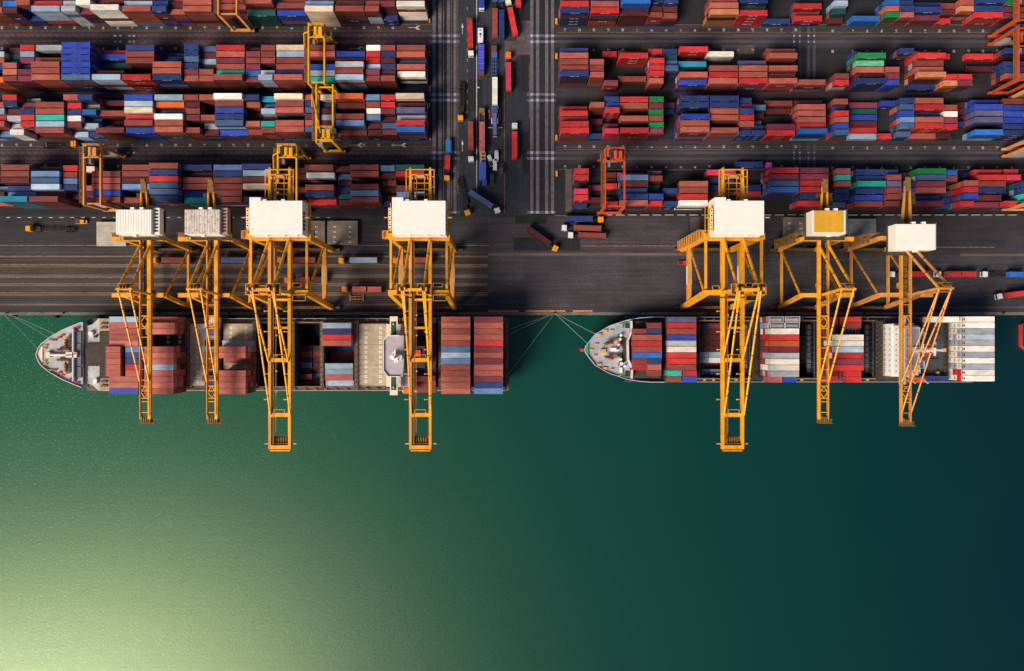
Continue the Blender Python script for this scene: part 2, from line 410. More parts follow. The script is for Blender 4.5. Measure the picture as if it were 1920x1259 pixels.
def cont_mat(name, rgb=None, wall_shade=1.0):
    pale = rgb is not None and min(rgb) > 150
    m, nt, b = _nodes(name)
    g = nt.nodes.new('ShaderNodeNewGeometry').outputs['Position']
    if rgb is not None: base = S(*fade(rgb), (1.0 if pale else 0.86) * wall_shade)
    else:
        a = nt.nodes.new('ShaderNodeAttribute'); a.attribute_name = 'tint'; base = a.outputs['Color']
    if rgb is not None:
        oi = nt.nodes.new('ShaderNodeObjectInfo')
        mr = nt.nodes.new('ShaderNodeMapRange'); mr.inputs[3].default_value = 0.70; mr.inputs[4].default_value = 1.16
        nt.links.new(oi.outputs['Random'], mr.inputs[0])
        v = nt.nodes.new('ShaderNodeVectorMath'); v.operation = 'SCALE'; v.inputs[0].default_value = base
        nt.links.new(mr.outputs[0], v.inputs['Scale']); base = v.outputs[0]
    c = mixmul(nt, base, noise(nt, g, 0.30, 5.0, (0.6, 1.6, 1), 0.7), 0.70, 1.26)
    # rust bloom and dark stains of their own shape
    c = mix(nt, ramp(nt, noise(nt, g, 0.42, 6.0, (1, 1, 1), 0.75), 0.66 if pale else 0.60, 0.80 if pale else 0.74), c, mixmul(nt, base, noise(nt, g, 2.0), 0.35, 0.6))
    c = mix(nt, ramp(nt, noise(nt, g, 0.9, 5.0, (0.3, 1.2, 1), 0.8), 0.74 if pale else 0.66, 0.88 if pale else 0.80), c, (0.17, 0.13, 0.12))
    nt.links.new(c, b.inputs['Base Color']); b.inputs['Roughness'].default_value = 0.55
    b.inputs['Specular IOR Level'].default_value = 0.3
    return m
M_CAST = mat('corner_casting', (0.26, 0.22, 0.20), 0.5, 0.3, 2.0)
M_ROD = mat('door_rods', (0.16, 0.15, 0.15), 0.45, 0.2, 2.0)
M_FAN = mat('reefer_fan', (0.03, 0.035, 0.04), 0.6, 0.2, 2.0)
def container_mb(L, hgt=2.59, detail=True, mb=None, ox=0, oy=0, oz=0):
    mb = MB() if mb is None else mb
    W = 2.39; x0, x1, y0, y1 = -L/2, L/2, -W/2, W/2
    e = 0.05
        # corrugated long sides as one zig-zag skin, recessed roof between rails, framed ends
    n = int(L / 0.56); zb, zt = 0.16, hgt - 0.10
    for sy in (-1, 1):
        vs, fs = [], []
        for i in range(n + 1):
            for k, dx in enumerate((0.0, 0.14, 0.28, 0.42)):
                x = x0 + 0.08 + (L - 0.16) * min(1.0, (i + dx / 0.56) / (n + 0.8)); d = 0.0 if k in (0, 3) else 0.045
                vs += [(x, sy * (y1 - 0.015 - d), zb), (x, sy * (y1 - 0.015 - d), zt)]
        m_ = len(vs) // 2
        fs = [(2*i, 2*i+2, 2*i+3, 2*i+1) if sy < 0 else (2*i, 2*i+1, 2*i+3, 2*i+2) for i in range(m_ - 1)]
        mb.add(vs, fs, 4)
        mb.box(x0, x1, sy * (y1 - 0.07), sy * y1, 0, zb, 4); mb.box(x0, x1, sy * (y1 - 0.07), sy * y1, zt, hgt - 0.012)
    # roof sheet pressed in shallow ribs
    vs = []; k = int(L / 0.5)
    for i in range(2 * k + 1):
        x = x0 + 0.05 + (L - 0.1) * i / (2 * k); z = hgt - 0.035 - (0.022 if i % 2 else 0)
        vs += [(x, y0 + 0.06, z), (x, y1 - 0.06, z)]
    mb.add(vs, [(2*i, 2*i+2, 2*i+3, 2*i+1) for i in range(2 * k)])
    mb.box(x0, x1, y0 + 0.07, y1 - 0.07, 0.02, 0.14)
    for sx in (-1, 1):
        X = sx * (L/2 - 0.04); mb.box(X - 0.03, X + 0.03, y0 + 0.05, y1 - 0.05, 0.1, hgt - 0.03)
        for sy in (-1, 1): mb.box(sx*(L/2), sx*(L/2 - 0.12), sy*y1, sy*(y1 - 0.10), 0.1, hgt - 0.1)
    for sx in (-1, 1):
        for sy in (-1, 1):
            for z in (0.0, hgt - 0.14): mb.box(sx*(L/2 + 0.006), sx*(L/2 - 0.19), sy*(y1 + 0.006), sy*(y1 - 0.17), z, z + 0.142, 1)
    for yy in (-0.85, -0.35, 0.35, 0.85): mb.tube((L/2 + 0.015, yy, 0.12), (L/2 + 0.015, yy, hgt - 0.12), 0.025, 5, 2)
    return mb
M_LET = mat('stencil_white', (0.62, 0.62, 0.62), 0.6, 0.15, 1.0)
def lettering(mb, x, y, z, L, hgt, mi, wall=1.215):
    n = 9 if L > 7 else 6
    for sy in (-1, 1):
        for k in range(n):
            if k == 5: continue
            X = x + (k - n / 2) * 0.44; w_ = 0.3 if k % 3 else 0.2
            Y = y + sy * wall; Z = z + hgt * 0.78
            mb.add([(X, Y, Z), (X + w_, Y, Z), (X + w_, Y, Z + 0.36), (X, Y, Z + 0.36)], [(0, 1, 2, 3) if sy < 0 else (0, 3, 2, 1)], mi)
def reefer_mb(L):
    mb = container_mb(L)
    X = -L/2 - 0.02
    mb.box(X - 0.01, X + 0.05, -1.05, 1.05, 0.25, 2.4)
    for z, r in ((1.75, 0.48),):
        mb.tube((X - 0.04, 0, z), (X, 0, z), r, 14, 3)
    mb.box(X - 0.04, X, -0.85, 0.85, 0.35, 0.95, 2)
    return mb
CMAT = {k: cont_mat('paint_' + v[0].replace(' ', '_'), v[1]) for k, v in PAL.items()}
WMAT = {k: cont_mat('wall_' + v[0].replace(' ', '_'), v[1], WALL_SHADE if k not in 'weglq' else 0.55) for k, v in PAL.items()}  # darker copies for the long walls, with shade painted in
M_TINT = cont_mat('paint_mixed')
_cm = {}
def cmesh(col, L, reefer=False):
    key = (col, round(L, 2), reefer)
    if key not in _cm:
        mb = reefer_mb(L) if reefer else container_mb(L)
        if col in 'nRGbT': lettering(mb, 0, 0, 0, L, 2.59, 5)
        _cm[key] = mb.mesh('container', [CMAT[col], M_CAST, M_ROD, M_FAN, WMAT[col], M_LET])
    return _cm[key]
L40, L20 = 12.19, 6.06
CONTS = []   # every top-of-stack container: dict
LOWER = []   # (x, y, z, L, hgt, colour)
def tierh(h): return (h // 2, 2.6 if h % 2 == 0 or h < 3 else 2.9)
def put_stack(x, y, L, col, h, info, z0=0.0, mixl=None, reefer=False, big=None):
    """h in half tiers; the top one counts as a container to name, those under it as the pile"""
    if h <= 0: return
    n, th = tierh(max(2, h))
    r = random.Random(int(x * 131 + y * 977))
    for t in range(n):
        z = z0 + t * th
        if t == n - 1:
            CONTS.append(dict(x=x, y=y, z=z, L=L, hs=(th - 0.01) / 2.59, col=col, info=info, top=z + th, reefer=reefer, big=big))
        else:
            c = col if r.random() < 0.5 else r.choice('ssrrrrrmmmMRbnnnyLlT' if mixl is None else mixl)
            LOWER.append((x, y, z, L, th - 0.03, c, reefer))
YTOP = {'A': 155.7, 'B': 125.6, 'C': 104.2, 'D': 73.9}
def block(row, side, spec, pos, dy=0.0, dh=0):
    y0 = YTOP[row] - 1.22 + dy
    for bay, (slots, cols, hs) in enumerate(spec):
        cols = cols.rjust(6, '-'); hs = hs.rjust(6, '0')
        x = sum(pos(s_) for s_ in slots) / len(slots); L = L40 if len(slots) == 2 else L20
        for i, (c, h) in enumerate(zip(cols, hs)):
            if c == '-': c = 'm'
            jx = rnd.uniform(-0.10, 0.10); jy = rnd.uniform(-0.05, 0.05)
            hh = int(h, 16); hh = max(2, hh + dh) if hh > 2 else hh
            put_stack(x + jx, y0 - 2.77 * i + jy, L, c, hh, (row, side, bay, i))
BL = [((0,1),'rsyswm','aa8a90'),((2,),'rnmnmr','aaaaab'),((3,),'wRRlMr','aaaabb'),((4,5),'-bmgrl','0aaccc'),((6,7),'rsnbgt','aa6aaa'),
 ((8,9),'elrrns','aaaaac'),((10,),'rrrmgl','aaa2ac'),((11,),'mMrMkr','8aaaaa'),((12,13),'RsMsts','aaaaac'),((14,),'ymlmss','9999bb'),
 ((15,),'nnynMs','bbbbbb'),((16,17),'nn-ssn','460ccc'),((18,19),'nrrmmR','aaa22c'),((20,21),'RbTmml','6860ac'),((22,23),'bbbbby','cccccc'),
 ((24,25),'g-rsrs','a0accc'),((26,),'RlMnMM','aaa9bb'),((27,),'mTnspM','888bbb'),((28,),'vgsnmo','0aaa4a'),((29,),'rsmrsr','88a8aa')]
CL = [((0,1),'emvgRk','b8a8aa'),((2,),'RRMmyM','a99777'),((3,),'LrwLmm','a99976'),((4,5),'om-rLr','b84aa6'),((6,),'enmgmg','a89998'),
 ((7,),'snvmsy','aaaaaa'),((8,9),'ersmss','baa5aa'),((10,),'cylmtr','879699'),((11,),'nsmnsr','a95597'),((12,13),'wrbnyb','baaaa6'),
 ((14,),'s--sgm','a00966'),((15,),'rmrM-r','a99929'),((16,17),'loywss','a97aaa'),((18,19),'bleRrb','aaa9a9'),((20,21),'mmr-mr','437249'),
 ((22,),'ngknln','a68574'),((23,),'sRnwMl','a88884'),((24,25),'-rstls','099999'),((26,),'gMnRR-','689990'),((27,),'RnmggW','aa8867'),
 ((28,),'-slRsL','099895'),((29,),'rsrmsl','889887')]
DL = [((0,1),'TR-rLn','aa2885'),((2,),'Lmrmmn','986534'),((3,4),'rs-rLr','aa1aaa'),((5,),'mymnTm','866655'),((6,7),'rg-snR','a80996'),
 ((8,9),'mm-r-m','660505'),((10,11),'nlre-y','bbbb1a'),((12,13),'ynrrrr','aaaaaa'),((14,15),'nmssbt','a8aa99'),((16,17),'rnRyyn','cccccc'),
 ((18,19),'rrmLmr','aaaa29'),((20,21),'-rssbr','0aaaaa'),((22,),'eg-s-g','802882'),((23,),'RrLnm-','999950'),((24,25),'mLylmr','7aaa7b'),
 ((26,27),'rrmnLc','aaa77b'),((28,),'mmnlms','444684'),((29,),'rmrsmr','888884')]
AL = [((0,1),'rw-','8a0'),((2,),'rMn','8a5'),((3,),'rrr','8ab'),((4,5),'rmr','8ab'),((6,7),'rLe','8ab'),((8,9),'rrb','898'),((10,11),'nsT','8c8'),
 ((12,13),'rsm','886'),((14,15),'rss','8bb'),((16,),'rms','899'),((17,),'nnn','8ab'),((18,19),'rls','8ab'),((20,21),'rTw','87c'),((22,),'rwM','8b9'),
 ((23,),'rgg','8ab'),((24,25),'rRl','8ab'),((26,),'rsn','8b4'),((27,),'rkm','8aa'),((28,),'rms','8aa'),((29,),'rms','8aa')]
BR = [((0,1),'nsrrn-','8999a0'),((2,),'--sMs-','009990'),((3,),'R----M','500007'),((4,5),'mR--r-','690050'),((6,),'RmRRRs','77aaa9'),
 ((7,),'nTyy--','778900'),((8,9),'Rrc-sb','937098'),((10,11),'w--rRs','500999'),((12,13),'--vssR','008999'),((14,15),'rs-sms','790989'),((16,17),'-----s','000008')]
BQ = [((0,),'----rR','000077'),((1,2),'nGhsmn','487768'),((3,),'---sMb','000777'),((4,),'n-----','700000'),((5,6),'RRrspn','487783'),((7,),'R---Rp','200066'),
 ((8,),'----RM','000066'),((9,10),'R-m---','202000'),((11,12),'n-nns-','706770')]
CR = [((0,1),'-RRrRR','057799'),((2,),'-s-m-n','090503'),((3,),'nbR-mP','88a068'),((4,5),'RsmsnR','883839'),((6,),'GMGrGM','888888'),((7,),'mn----','330000'),
 ((8,9),'nn-bss','993aaa'),((10,11),'nnss-s','999929'),((12,),'nMnRsn','779996'),((13,),'mymynn','264246'),((14,15),'rm--MR','420066'),((16,17),'msssRk','477778')]
CQ = [((0,),'snRsby','657777'),((1,2),'MTbmRl','333222'),((3,),'b----R','400002'),((4,),'nybLyy','777775'),((5,6),'sRnsRs','775773'),((7,),'-rwMRm','066663'),
 ((8,),'mm-n--','320200'),((9,10),'bbvv-k','577707'),((11,12),'rbbbnn','666666')]
DR = [((1,),'RR-PRn','660442'),((2,),'--M-m-','002020'),((3,),'mmR-mR','223024'),((4,5),'RLmnns','266566'),((6,),'MrTTbR','352265'),((7,),'---nmn','000524'),
 ((8,9),'--srRw','006666'),((10,11),'Pnnmm-','432222'),((12,13),'-nnR--','002200'),((14,15),'RMyk--','777700'),((16,17),'MMRRnR','777775')]
DQ = [((0,),'stsnny','666553'),((1,2),'nntnbr','556544'),((3,),'nrvrrr','466665'),((4,),'r-nb--','205500'),((5,6),'GyMsnM','666635'),((7,),'kr-nnn','440222'),
 ((8,),'--sRbR','007775'),((9,10),'RRrnmM','466643'),((11,),'RP---R','560005'),((12,),'--nntL','006665')]
AR = [((0,1),'rRn','8aa'),((2,3),'nsR','8aa'),((4,5),'rkm','8c8'),((6,),'nmr','867'),((7,),'nmr','866'),((10,11),'rsp','899'),((12,13),'nTR','868'),((14,15),'--n','002'),((16,17),'RrR','434')]
AQ = [((0,),'lTm','653'),((1,2),'--k','004'),((3,),'ksG','777'),((4,),'nns','677'),((5,6),'nnM','565'),((7,),'rmR','443'),((8,),'sp-','770'),((9,10),'nnR','877'),((11,),'GMM','766'),((12,),'rrs','766')]
def fixspec(sp): return [(s_, c.replace('W', 'w'), h) for s_, c, h in sp]
for row, sp, dy, dh in (('A', AL, 0, 0), ('B', BL, 0.6, -1), ('C', CL, 0, 0), ('D', DL, -0.4, 1)): block(row, 'long', fixspec(sp), LX, dy, dh)
for row, sp, sq, dy, dh in (('A', AR, AQ, 0, 0), ('B', BR, BQ, 0.5, -1), ('C', CR, CQ, 0, 0), ('D', DR, DQ, -1.0, 2)):
    block(row, 'short', sp, RX, dy, dh)
    block(row, 'shortq', sq, QX, dy, 0 if row == 'B' else dh)
# ================================================================ quay cranes
M_CY = mat('crane_yellow_paint', (0.76, 0.325, 0.012), 0.42, 0.22, 0.35, 0.4, rust=0.3, rustcol=(0.16, 0.065, 0.015))
M_CY2 = mat('crane_ochre_paint', (0.56, 0.245, 0.045), 0.45, 0.2, 0.25, 0.4, rust=0.25, rustcol=(0.15, 0.06, 0.02))
M_HW = mat('house_white_paint', (0.80, 0.76, 0.71), 0.5, 0.05, 0.3, 0.3)
M_HW2 = mat('house_rust_streaked_roof', (0.60, 0.54, 0.51), 0.6, 0.3, 0.5, 0.3, stretch=(2.5, 0.25, 1), rust=0.85, rustcol=(0.24, 0.13, 0.10))
M_HY = mat('house_yellow_roof', (0.62, 0.33, 0.03), 0.5, 0.12, 0.4)
M_DK = mat('dark_machinery', (0.035, 0.028, 0.022), 0.6, 0.4, 0.6)
M_BRN = mat('grimy_walkway', (0.20, 0.10, 0.03), 0.7, 0.35, 0.6)
M_DKB = mat('dark_brown_grating', (0.07, 0.045, 0.018), 0.7, 0.4, 0.6)
M_GRATE = mat('pink_grating', (0.40, 0.24, 0.22), 0.6, 0.3, 1.0)
M_GRIME = mat('grimy_sill_paint', (0.11, 0.055, 0.016), 0.7, 0.4, 0.5, rust=0.4)
M_GLASS = mat('cab_glass', (0.02, 0.03, 0.04), 0.1, 0.1, 1.0, 0.6)
M_ROPE = mat('steel_rope', (0.06, 0.055, 0.05), 0.6, 0.2, 1.0)
M_TYRE = mat('tyre_rubber', (0.015, 0.015, 0.015), 0.8, 0.2, 2.0)
M_GRAYM = mat('grey_machinery', (0.22, 0.23, 0.25), 0.5, 0.25, 0.6)

def bogies(root, xs, ys, paint):
    for x in xs:
        for y in ys:
            b = MB().box(x - 3.6, x + 3.6, y - 0.55, y + 0.55, 0.9, 2.1)
            b.build('bogie', M_GRIME, root)
            wb = MB()
            for k in (-3.0, -1.2, 1.2, 3.0): wb.tube((x + k, y - 0.25, 0.45), (x + k, y + 0.25, 0.45), 0.42, 10)
            wb.build('bogie_wheels', M_DK, root)
def rail(mb, p, q, h=1.1, step=2.6, r=0.05):
    p = Vector(p); q = Vector(q); n = max(1, int((q - p).length / step))
    for z in (h, h * 0.55): mb.bar(p + Vector((0,0,z)), q + Vector((0,0,z)), r * 1.3)
    for i in range(n + 1):
        c = p.lerp(q, i / n); mb.bar(c, c + Vector((0,0,h)), r)
def stair(mb, p, q, w=0.9):
    p = Vector(p); q = Vector(q); n = max(2, int((q - p).length / 1.2))
    d = (q - p); side = Vector((-d.y, d.x, 0)); side = side.normalized() * (w / 2) if side.length > 1e-3 else Vector((w/2, 0, 0))
    mb.bar(p + side, q + side, 0.12, 0.3); mb.bar(p - side, q - side, 0.12, 0.3)
    for i in range(n):
        c = p.lerp(q, (i + 0.5) / n); mb.box(c.x - 0.45, c.x + 0.45, c.y - 0.3, c.y + 0.3, c.z - 0.04, c.z + 0.04)
    rail(mb, p + side, q + side); rail(mb, p - side, q - side)
def solid(mb, name, m, root): return mb.build(name, m, root)
def stay(p, q, r, name, m, root, step=9.5):
    mb = MB().tube(p, q, r, 10); p = Vector(p); q = Vector(q); n = int((q - p).length / step); d = (q - p).normalized()
    for i in range(1, n + 1):
        c = p.lerp(q, i / (n + 1)); mb.tube(c - d * 0.16, c + d * 0.16, r * 1.3, 10, 1)
    return mb.build(name, [m, M_GRIME], root)

def big_crane(xl, xb, label, hx, hgable=-1):
    """large crane: legs at xl and xl+23.5; boom centred on xb; house from hx[0] to hx[1]"""
    xr = xl + 22.0; zt = 39.0; YW, YL, YWt, YLt = 12.5, 38.4, 16.8, 38.9
    root = thing('quay_crane', ((xl + xr) / 2, 25.5, 0), label, 'quay crane', 'large quay cranes')
    P = M_CY
    bogies(root, (xl, xr), (YW, YL), P)
    for x in (xl, xr):
        for y0, y1 in ((YW, YWt), (YL, YLt)):
            mb = MB().bar((x, y0, 2.0), (x, y1, zt + 0.6), 1.7, 2.0, w2=1.9, h2=2.2); solid(mb, 'leg', P, root)
        yz = lambda z, a, b: a + (b - a) * z / zt
        mb = MB().bar((x, yz(13.5, YW, YWt), 13.5), (x, yz(13.5, YL, YLt), 13.5), 1.7, 2.0)
        mb.box(x + 0.9, x + 1.0, 22, 30, 13.2, 14.4, 1)
        mb.box(x - 1.0, x - 0.9, 22, 30, 13.2, 14.4, 1)
        mb.build('portal_tie', [M_CY2, M_HW], root)
        solid(MB().bar((x, YLt, zt), (x, YWt, zt), 0.85, 1.1), 'upper_tie', P, root)
        stay((x, YWt - 0.4, zt - 1), (x, YL, 14.5), 0.5, 'diagonal_brace', P, root)
        pass
    for y in (YW, YL): solid(MB().bar((xl - 0.8, y, 2.9), (xr + 0.8, y, 2.9), 1.1, 1.5), 'sill_beam', M_GRIME, root)
    for y, ww in ((YWt, 1.9), (YLt, 2.4)): solid(MB().bar((xl - 0.9, y, zt + 0.4), (xr + 0.9, y, zt + 0.4), ww, 2.0), 'portal_beam', P, root)
    # corner gussets on the landside beam
    g = MB()
    for x, sgn in ((xl, 1), (xr, -1)): g.bar((x + sgn * 0.2, YLt, zt - 5), (x + sgn * 4.5, YLt, zt - 0.2), 1.4, 1.4)
    solid(g, 'gusset', P, root)
    # girders and boom
    xs = (xb - 3.85, xb + 3.85); zg = zt + 1.9
    for x in xs:
        P2 = M_CY2 if x == xs[0] and xb < 0 else P  # darker ochre on the left girder paints in its side shading
        solid(MB().bar((x, 54.0, zg), (x, 15.2, zg), 1.2, 2.2), 'girder', P2, root)
        solid(MB().bar((x, 65.5, zg), (x, 54.0, zg), 0.75, 1.6, w2=1.2, h2=2.2), 'tail_girder', P, root)
        solid(MB().bar((x, 14.6, zg), (x, -44.4, zg), 1.22, 2.2, w2=1.0, h2=1.6), 'boom', P2, root)
    for y in (-9.6, -31.0, -43.6): solid(MB().bar((xs[0], y, zg), (xs[1], y, zg), 1.5, 1.6), 'boom_cross_tie', P, root)
    for y in (14.0, 3.0): solid(MB().bar((xs[0], y, zg - 0.3), (xs[1], y, zg - 0.3), 0.9, 1.0), 'boom_cross_tie', P, root)
    rt = MB()
    for y in (65.0, 59.6, 57.2, 55.2): rt.bar((xs[0], y, zg), (xs[1], y, zg), 0.32, 0.5)
    for dx in (-1.5, 1.6): rt.bar((xb + dx, 63, zg + 0.2), (xb + dx, 52, zg + 0.2), 0.25)
    rt.bar((xs[0] - 1.6, 64.6, zg + 1), (xs[0] - 1.6, 52, zg + 1), 0.3).bar((xs[1] + 1.6, 64.6, zg + 1), (xs[1] + 1.6, 52, zg + 1), 0.3)
    rt.bar((xs[0] - 1.6, 64.6, zg + 1), (xs[1] + 1.6, 64.6, zg + 1), 0.3)
    for y in (58, 62): rt.bar((xs[0] - 1.6, y, zg + 1), (xs[0], y, zg), 0.25).bar((xs[1] + 1.6, y, zg + 1), (xs[1], y, zg), 0.25)
    solid(rt, 'backreach_frame', P, root)
    mm = MB().box(xs[0] - 0.2, xs[1] + 0.2, 62.2, 63.0, zg - 0.4, zg + 0.8); mm.box(xb - 1.6, xb + 1.6, 61.4, 62.6, zg, zg + 1.2)
    for x in (xs[0] + 0.9, xs[0] + 2.0, xs[1] - 2.0, xs[1] - 0.9): mm.tube((x - 0.2, 61.6, zg + 0.8), (x + 0.2, 61.6, zg + 0.8), 0.7, 12)
    solid(mm, 'rear_sheaves', M_CY2, root)
    md = MB().box(xb - 2.4, xb + 2.4, 57, 60, zg - 3.5, zg - 2); md.box(xb - 2.0, xb + 2.0, 53.5, 56, zg - 3, zg - 1.5)
    solid(md, 'catenary_trolley', M_DK, root)
    # walkway and hand rails along the boom
    wk = MB()
    wk.box(xs[0] + 0.75, xs[0] + 1.5, -43, 60, zg + 0.2, zg + 0.3); rail(wk, (xs[0] + 1.5, -43, zg + 0.3), (xs[0] + 1.5, 36, zg + 0.3), 1.1, 4.0)
    solid(wk, 'boom_walkway', M_BRN, root)
    for y in (9.5, 1.5, -5.5, -15, -25):
        for x in xs: solid(MB().box(x - 2.0, x - 0.7, y - 0.12, y + 0.12, zg + 0.2, zg + 0.5).tube((x - 2.1, y, zg - 0.1), (x - 2.1, y, zg + 0.6), 0.3, 8), 'floodlight_bracket', P, root)
    for y in (8, 0, -8, -14, -22): solid(MB().tube((xs[0] + 2.2, y, zg - 0.8), (xs[0] + 2.2, y, zg - 0.2), 0.35, 8), 'festoon_lamp', M_HW, root)
    fest = MB(); fest.bar((xs[0] + 2.1, 14, zg - 0.2), (xs[0] + 2.1, -38, zg - 0.2), 0.16)
    solid(fest, 'festoon_rail', M_CY2, root)
    tp = MB().box(xs[0] - 0.2, xs[1] + 0.2, -44.6, -39.6, zg - 1.3, zg - 1.1); 
    for k in range(6): tp.box(xs[0] + 0.9 + k * 0.95, xs[0] + 1.4 + k * 0.95, -44.4, -40, zg - 0.9, zg - 0.5)
    solid(tp, 'boom_tip_platform', M_BRN, root)
    tr = MB(); tr.bar((xs[0] - 2.2, -42.4, zg - 0.3), (xs[1] + 2.4, -42.4, zg - 0.3), 0.4); rail(tr, (xs[0], -44.9, zg - 0.8), (xs[1], -44.9, zg - 0.8), 1.1, 2.0, 0.09)
    tr.bar((xs[0], -45.1, zg), (xs[1], -45.1, zg), 0.35)
    solid(tr, 'tip_rail', P, root)
    for y in (-9.0, -30.4): tr = MB(); tr.bar((xb - 2.0, y + 1.5, zg + 1.3), (xb + 2.2, y + 1.5, zg + 1.3), 0.18).bar((xb - 2.0, y, zg + 1.3), (xb - 2.0, y + 1.5, zg + 1.3), 0.18).bar((xb + 2.2, y, zg + 1.3), (xb + 2.2, y + 1.5, zg + 1.3), 0.18); solid(tr, 'boom_guard_frame', P, root)
    # A-frame, stays
    za = 60.0; Ya = 16.6
    for x in xs:
        solid(MB().bar((x, YWt, zt + 1), (x, Ya, za), 1.1, 1.3), 'mast_leg', P, root)
        stay((x, Ya + 0.3, za - 0.4), (x, 38.0, zg + 0.8), 0.58, 'backstay', P, root)
        stay((x - 0.35, Ya - 0.5, za), (x - 0.35, -10.2, zg + 1.1), 0.36, 'forestay', P, root)
        stay((x + 0.4, Ya - 0.5, za), (x + 0.4, -31.0, zg + 1.0), 0.36, 'forestay', P, root)
    ap = MB().bar((xs[0] - 1, Ya, za), (xs[1] + 1, Ya, za), 1.1, 1.3)
    for x in xs:
        for dx in (-0.9, 0.9): ap.tube((x + dx - 0.25, Ya + 0.4, za + 1.1), (x + dx + 0.25, Ya + 0.4, za + 1.1), 0.75, 12)
    solid(ap, 'apex_beam', P, root)
    for x in xs:
        solid(MB().box(x - 2.4, x + 2.4, Ya - 1.7, Ya + 2.2, za - 1.6, za - 1.5), 'apex_platform', M_BRN, root)
        pr = MB()
        a, b, c, d = (x-2.4, Ya-1.7, za-1.5), (x+2.4, Ya-1.7, za-1.5), (x+2.4, Ya+2.2, za-1.5), (x-2.4, Ya+2.2, za-1.5)
        for p, q in ((a,b),(b,c),(c,d),(d,a)): rail(pr, p, q, 1.1, 1.6, 0.16)
        solid(pr, 'apex_rail', M_CY2, root)
    sp = MB()
    for x in xs: sp.box(x - 0.7, x + 0.7, Ya - 0.4, Ya + 0.9, za + 0.4, za + 1.2)
    solid(sp, 'apex_sheaves', M_DK, root)
    # portal platform round the boom hinge
    for a, b in (((xs[1] + 1.2, YWt + 2.2), (xr - 1.5, YWt + 3.6)), ((xs[1] + 1.2, YWt - 3.2), (xs[1] + 6.2, YWt - 1.0)), ((xl + 2, YWt + 1.0), (xs[0] - 1.5, YWt + 2.6))):
        MB().box(a[0], b[0], a[1], b[1], zt + 1.5, zt + 1.6).build('hinge_deck', M_DK, root); pp = MB()
        for p, q in (((a[0],a[1]),(b[0],a[1])),((b[0],a[1]),(b[0],b[1])),((b[0],b[1]),(a[0],b[1])),((a[0],b[1]),(a[0],a[1]))): rail(pp, (*p, zt + 1.6), (*q, zt + 1.6), 1.1, 1.6, 0.16)
        solid(pp, 'hinge_platform', M_CY2, root)
    # machinery house
    h0, h1 = hx; zb, zr = zt + 3.2, 49.6
    hb = MB().box(h0, h1, 38.2, 51.0, zb, zr)
    e = h0 if hgable < 0 else h1
    hb.box(e, e - hgable * 4.2, 51.0, 52.3, zb, zr)
    # low roof parapet ribs and lifting hatches
    for k in (1, 2, 3): hb.box(h0 + (h1 - h0) * k / 4 - 0.03, h0 + (h1 - h0) * k / 4 + 0.03, 38.25, 50.95, zr, zr + 0.02)
    for k in (0.3, 0.62, 0.86): hb.box(h0 + (h1 - h0) * k, h0 + (h1 - h0) * k + 1.0, 37.5, 38.2, zr - 1.2, zr - 0.1)
    for k in (0.25, 0.6): hb.box(h0 + (h1 - h0) * k, h0 + (h1 - h0) * k + 1.3, 51.0, 51.6, zr - 1.2, zr - 0.1)
    house = hb.build('machinery_house', M_HW, root)
    vb = MB()
    side = h1 if (h0 + h1) < 0 else h0; sg = 1 if side == h1 else -1
    for k in range(5): vb.box(side, side + sg * 0.12, 40.2 + k * 1.5, 41.2 + k * 1.5, zr - 3.4, zr - 1.0)
    vb.build('vent', M_DK, house)
    # porthole walkway on the outer side
    o_ = h0 - 0.3 if hgable < 0 else h0 - 0.3
    pk = MB().box(o_ - 1.3, o_ - 0.1, 40.2, 48.6, zr - 3.0, zr - 0.9)
    pk.build('equipment_box', P, house)
    ph = MB()
    for k in range(4): ph.box(o_ - 1.2, o_ - 0.2, 41.0 + k * 1.9, 42.4 + k * 1.9, zr - 0.9, zr - 0.75)
    ph.build('box_lid', M_HW, house)
    pd = MB()
    for k in range(4): pd.tube((o_ - 0.7, 41.7 + k * 1.9, zr - 0.76), (o_ - 0.7, 41.7 + k * 1.9, zr - 0.68), 0.34, 10)
    pd.build('porthole', M_DK, house)
    hr = MB()
    for p, q in (((h0-1.8,37.2),(h1+0.9,37.2)), ((h1+0.9,37.2),(h1+0.9,51.4)), ((h0-1.8,51.4),(h0-1.8,37.2))): rail(hr, (*p, zt + 3), (*q, zt + 3), 1.1, 2.4, 0.07)
    hr.box(h0 - 0.4, h1 + 1.0, 36.9, 52.0, zt + 2.6, zt + 3.0)
    hr.bar((h1 + 0.6, 44.8, zr - 1), (h1 + 2.4, 44.8, zr - 1), 0.35); hr.bar((h0 - 0.6, 44.8, zr - 1), (h0 - 3.2, 44.8, zr - 1), 0.35)
    solid(hr, 'house_platform', P, root)
    # access stairs and service deck on the landside corner
    st = MB()
    if xb > 0:
        for k in range(9):
            z = 3.0 + k * 3.9; st.box(xl - 2.4, xl + 1.6, YLt - 1.0, YLt + 3.2, z, z + 0.14); rail(st, (xl - 2.4, YLt + 3.2, z), (xl + 1.6, YLt + 3.2, z), 1.1, 1.3, 0.12); rail(st, (xl - 2.4, YLt - 1, z), (xl - 2.4, YLt + 3.2, z), 1.1, 1.3, 0.12)
            st.bar((xl - 2.0, YLt + 1 + (k % 2) * 1.4, z), (xl + 1.2, YLt + 1 + (k % 2) * 1.4, z + 3.9), 0.8, 0.18)
    st.box(xl - 3.0, xl - 0.8, YL - 0.5, YL + 2.6, zt + 0.6, zt + 0.8); rail(st, (xl - 3.0, YL - 0.5, zt + 0.8), (xl - 3.0, YL + 2.6, zt + 0.8), 1.2, 1.2, 0.16); rail(st, (xl - 3.0, YL + 2.6, zt + 0.8), (xl + 1, YL + 2.6, zt + 0.8), 1.2, 1.2, 0.16)
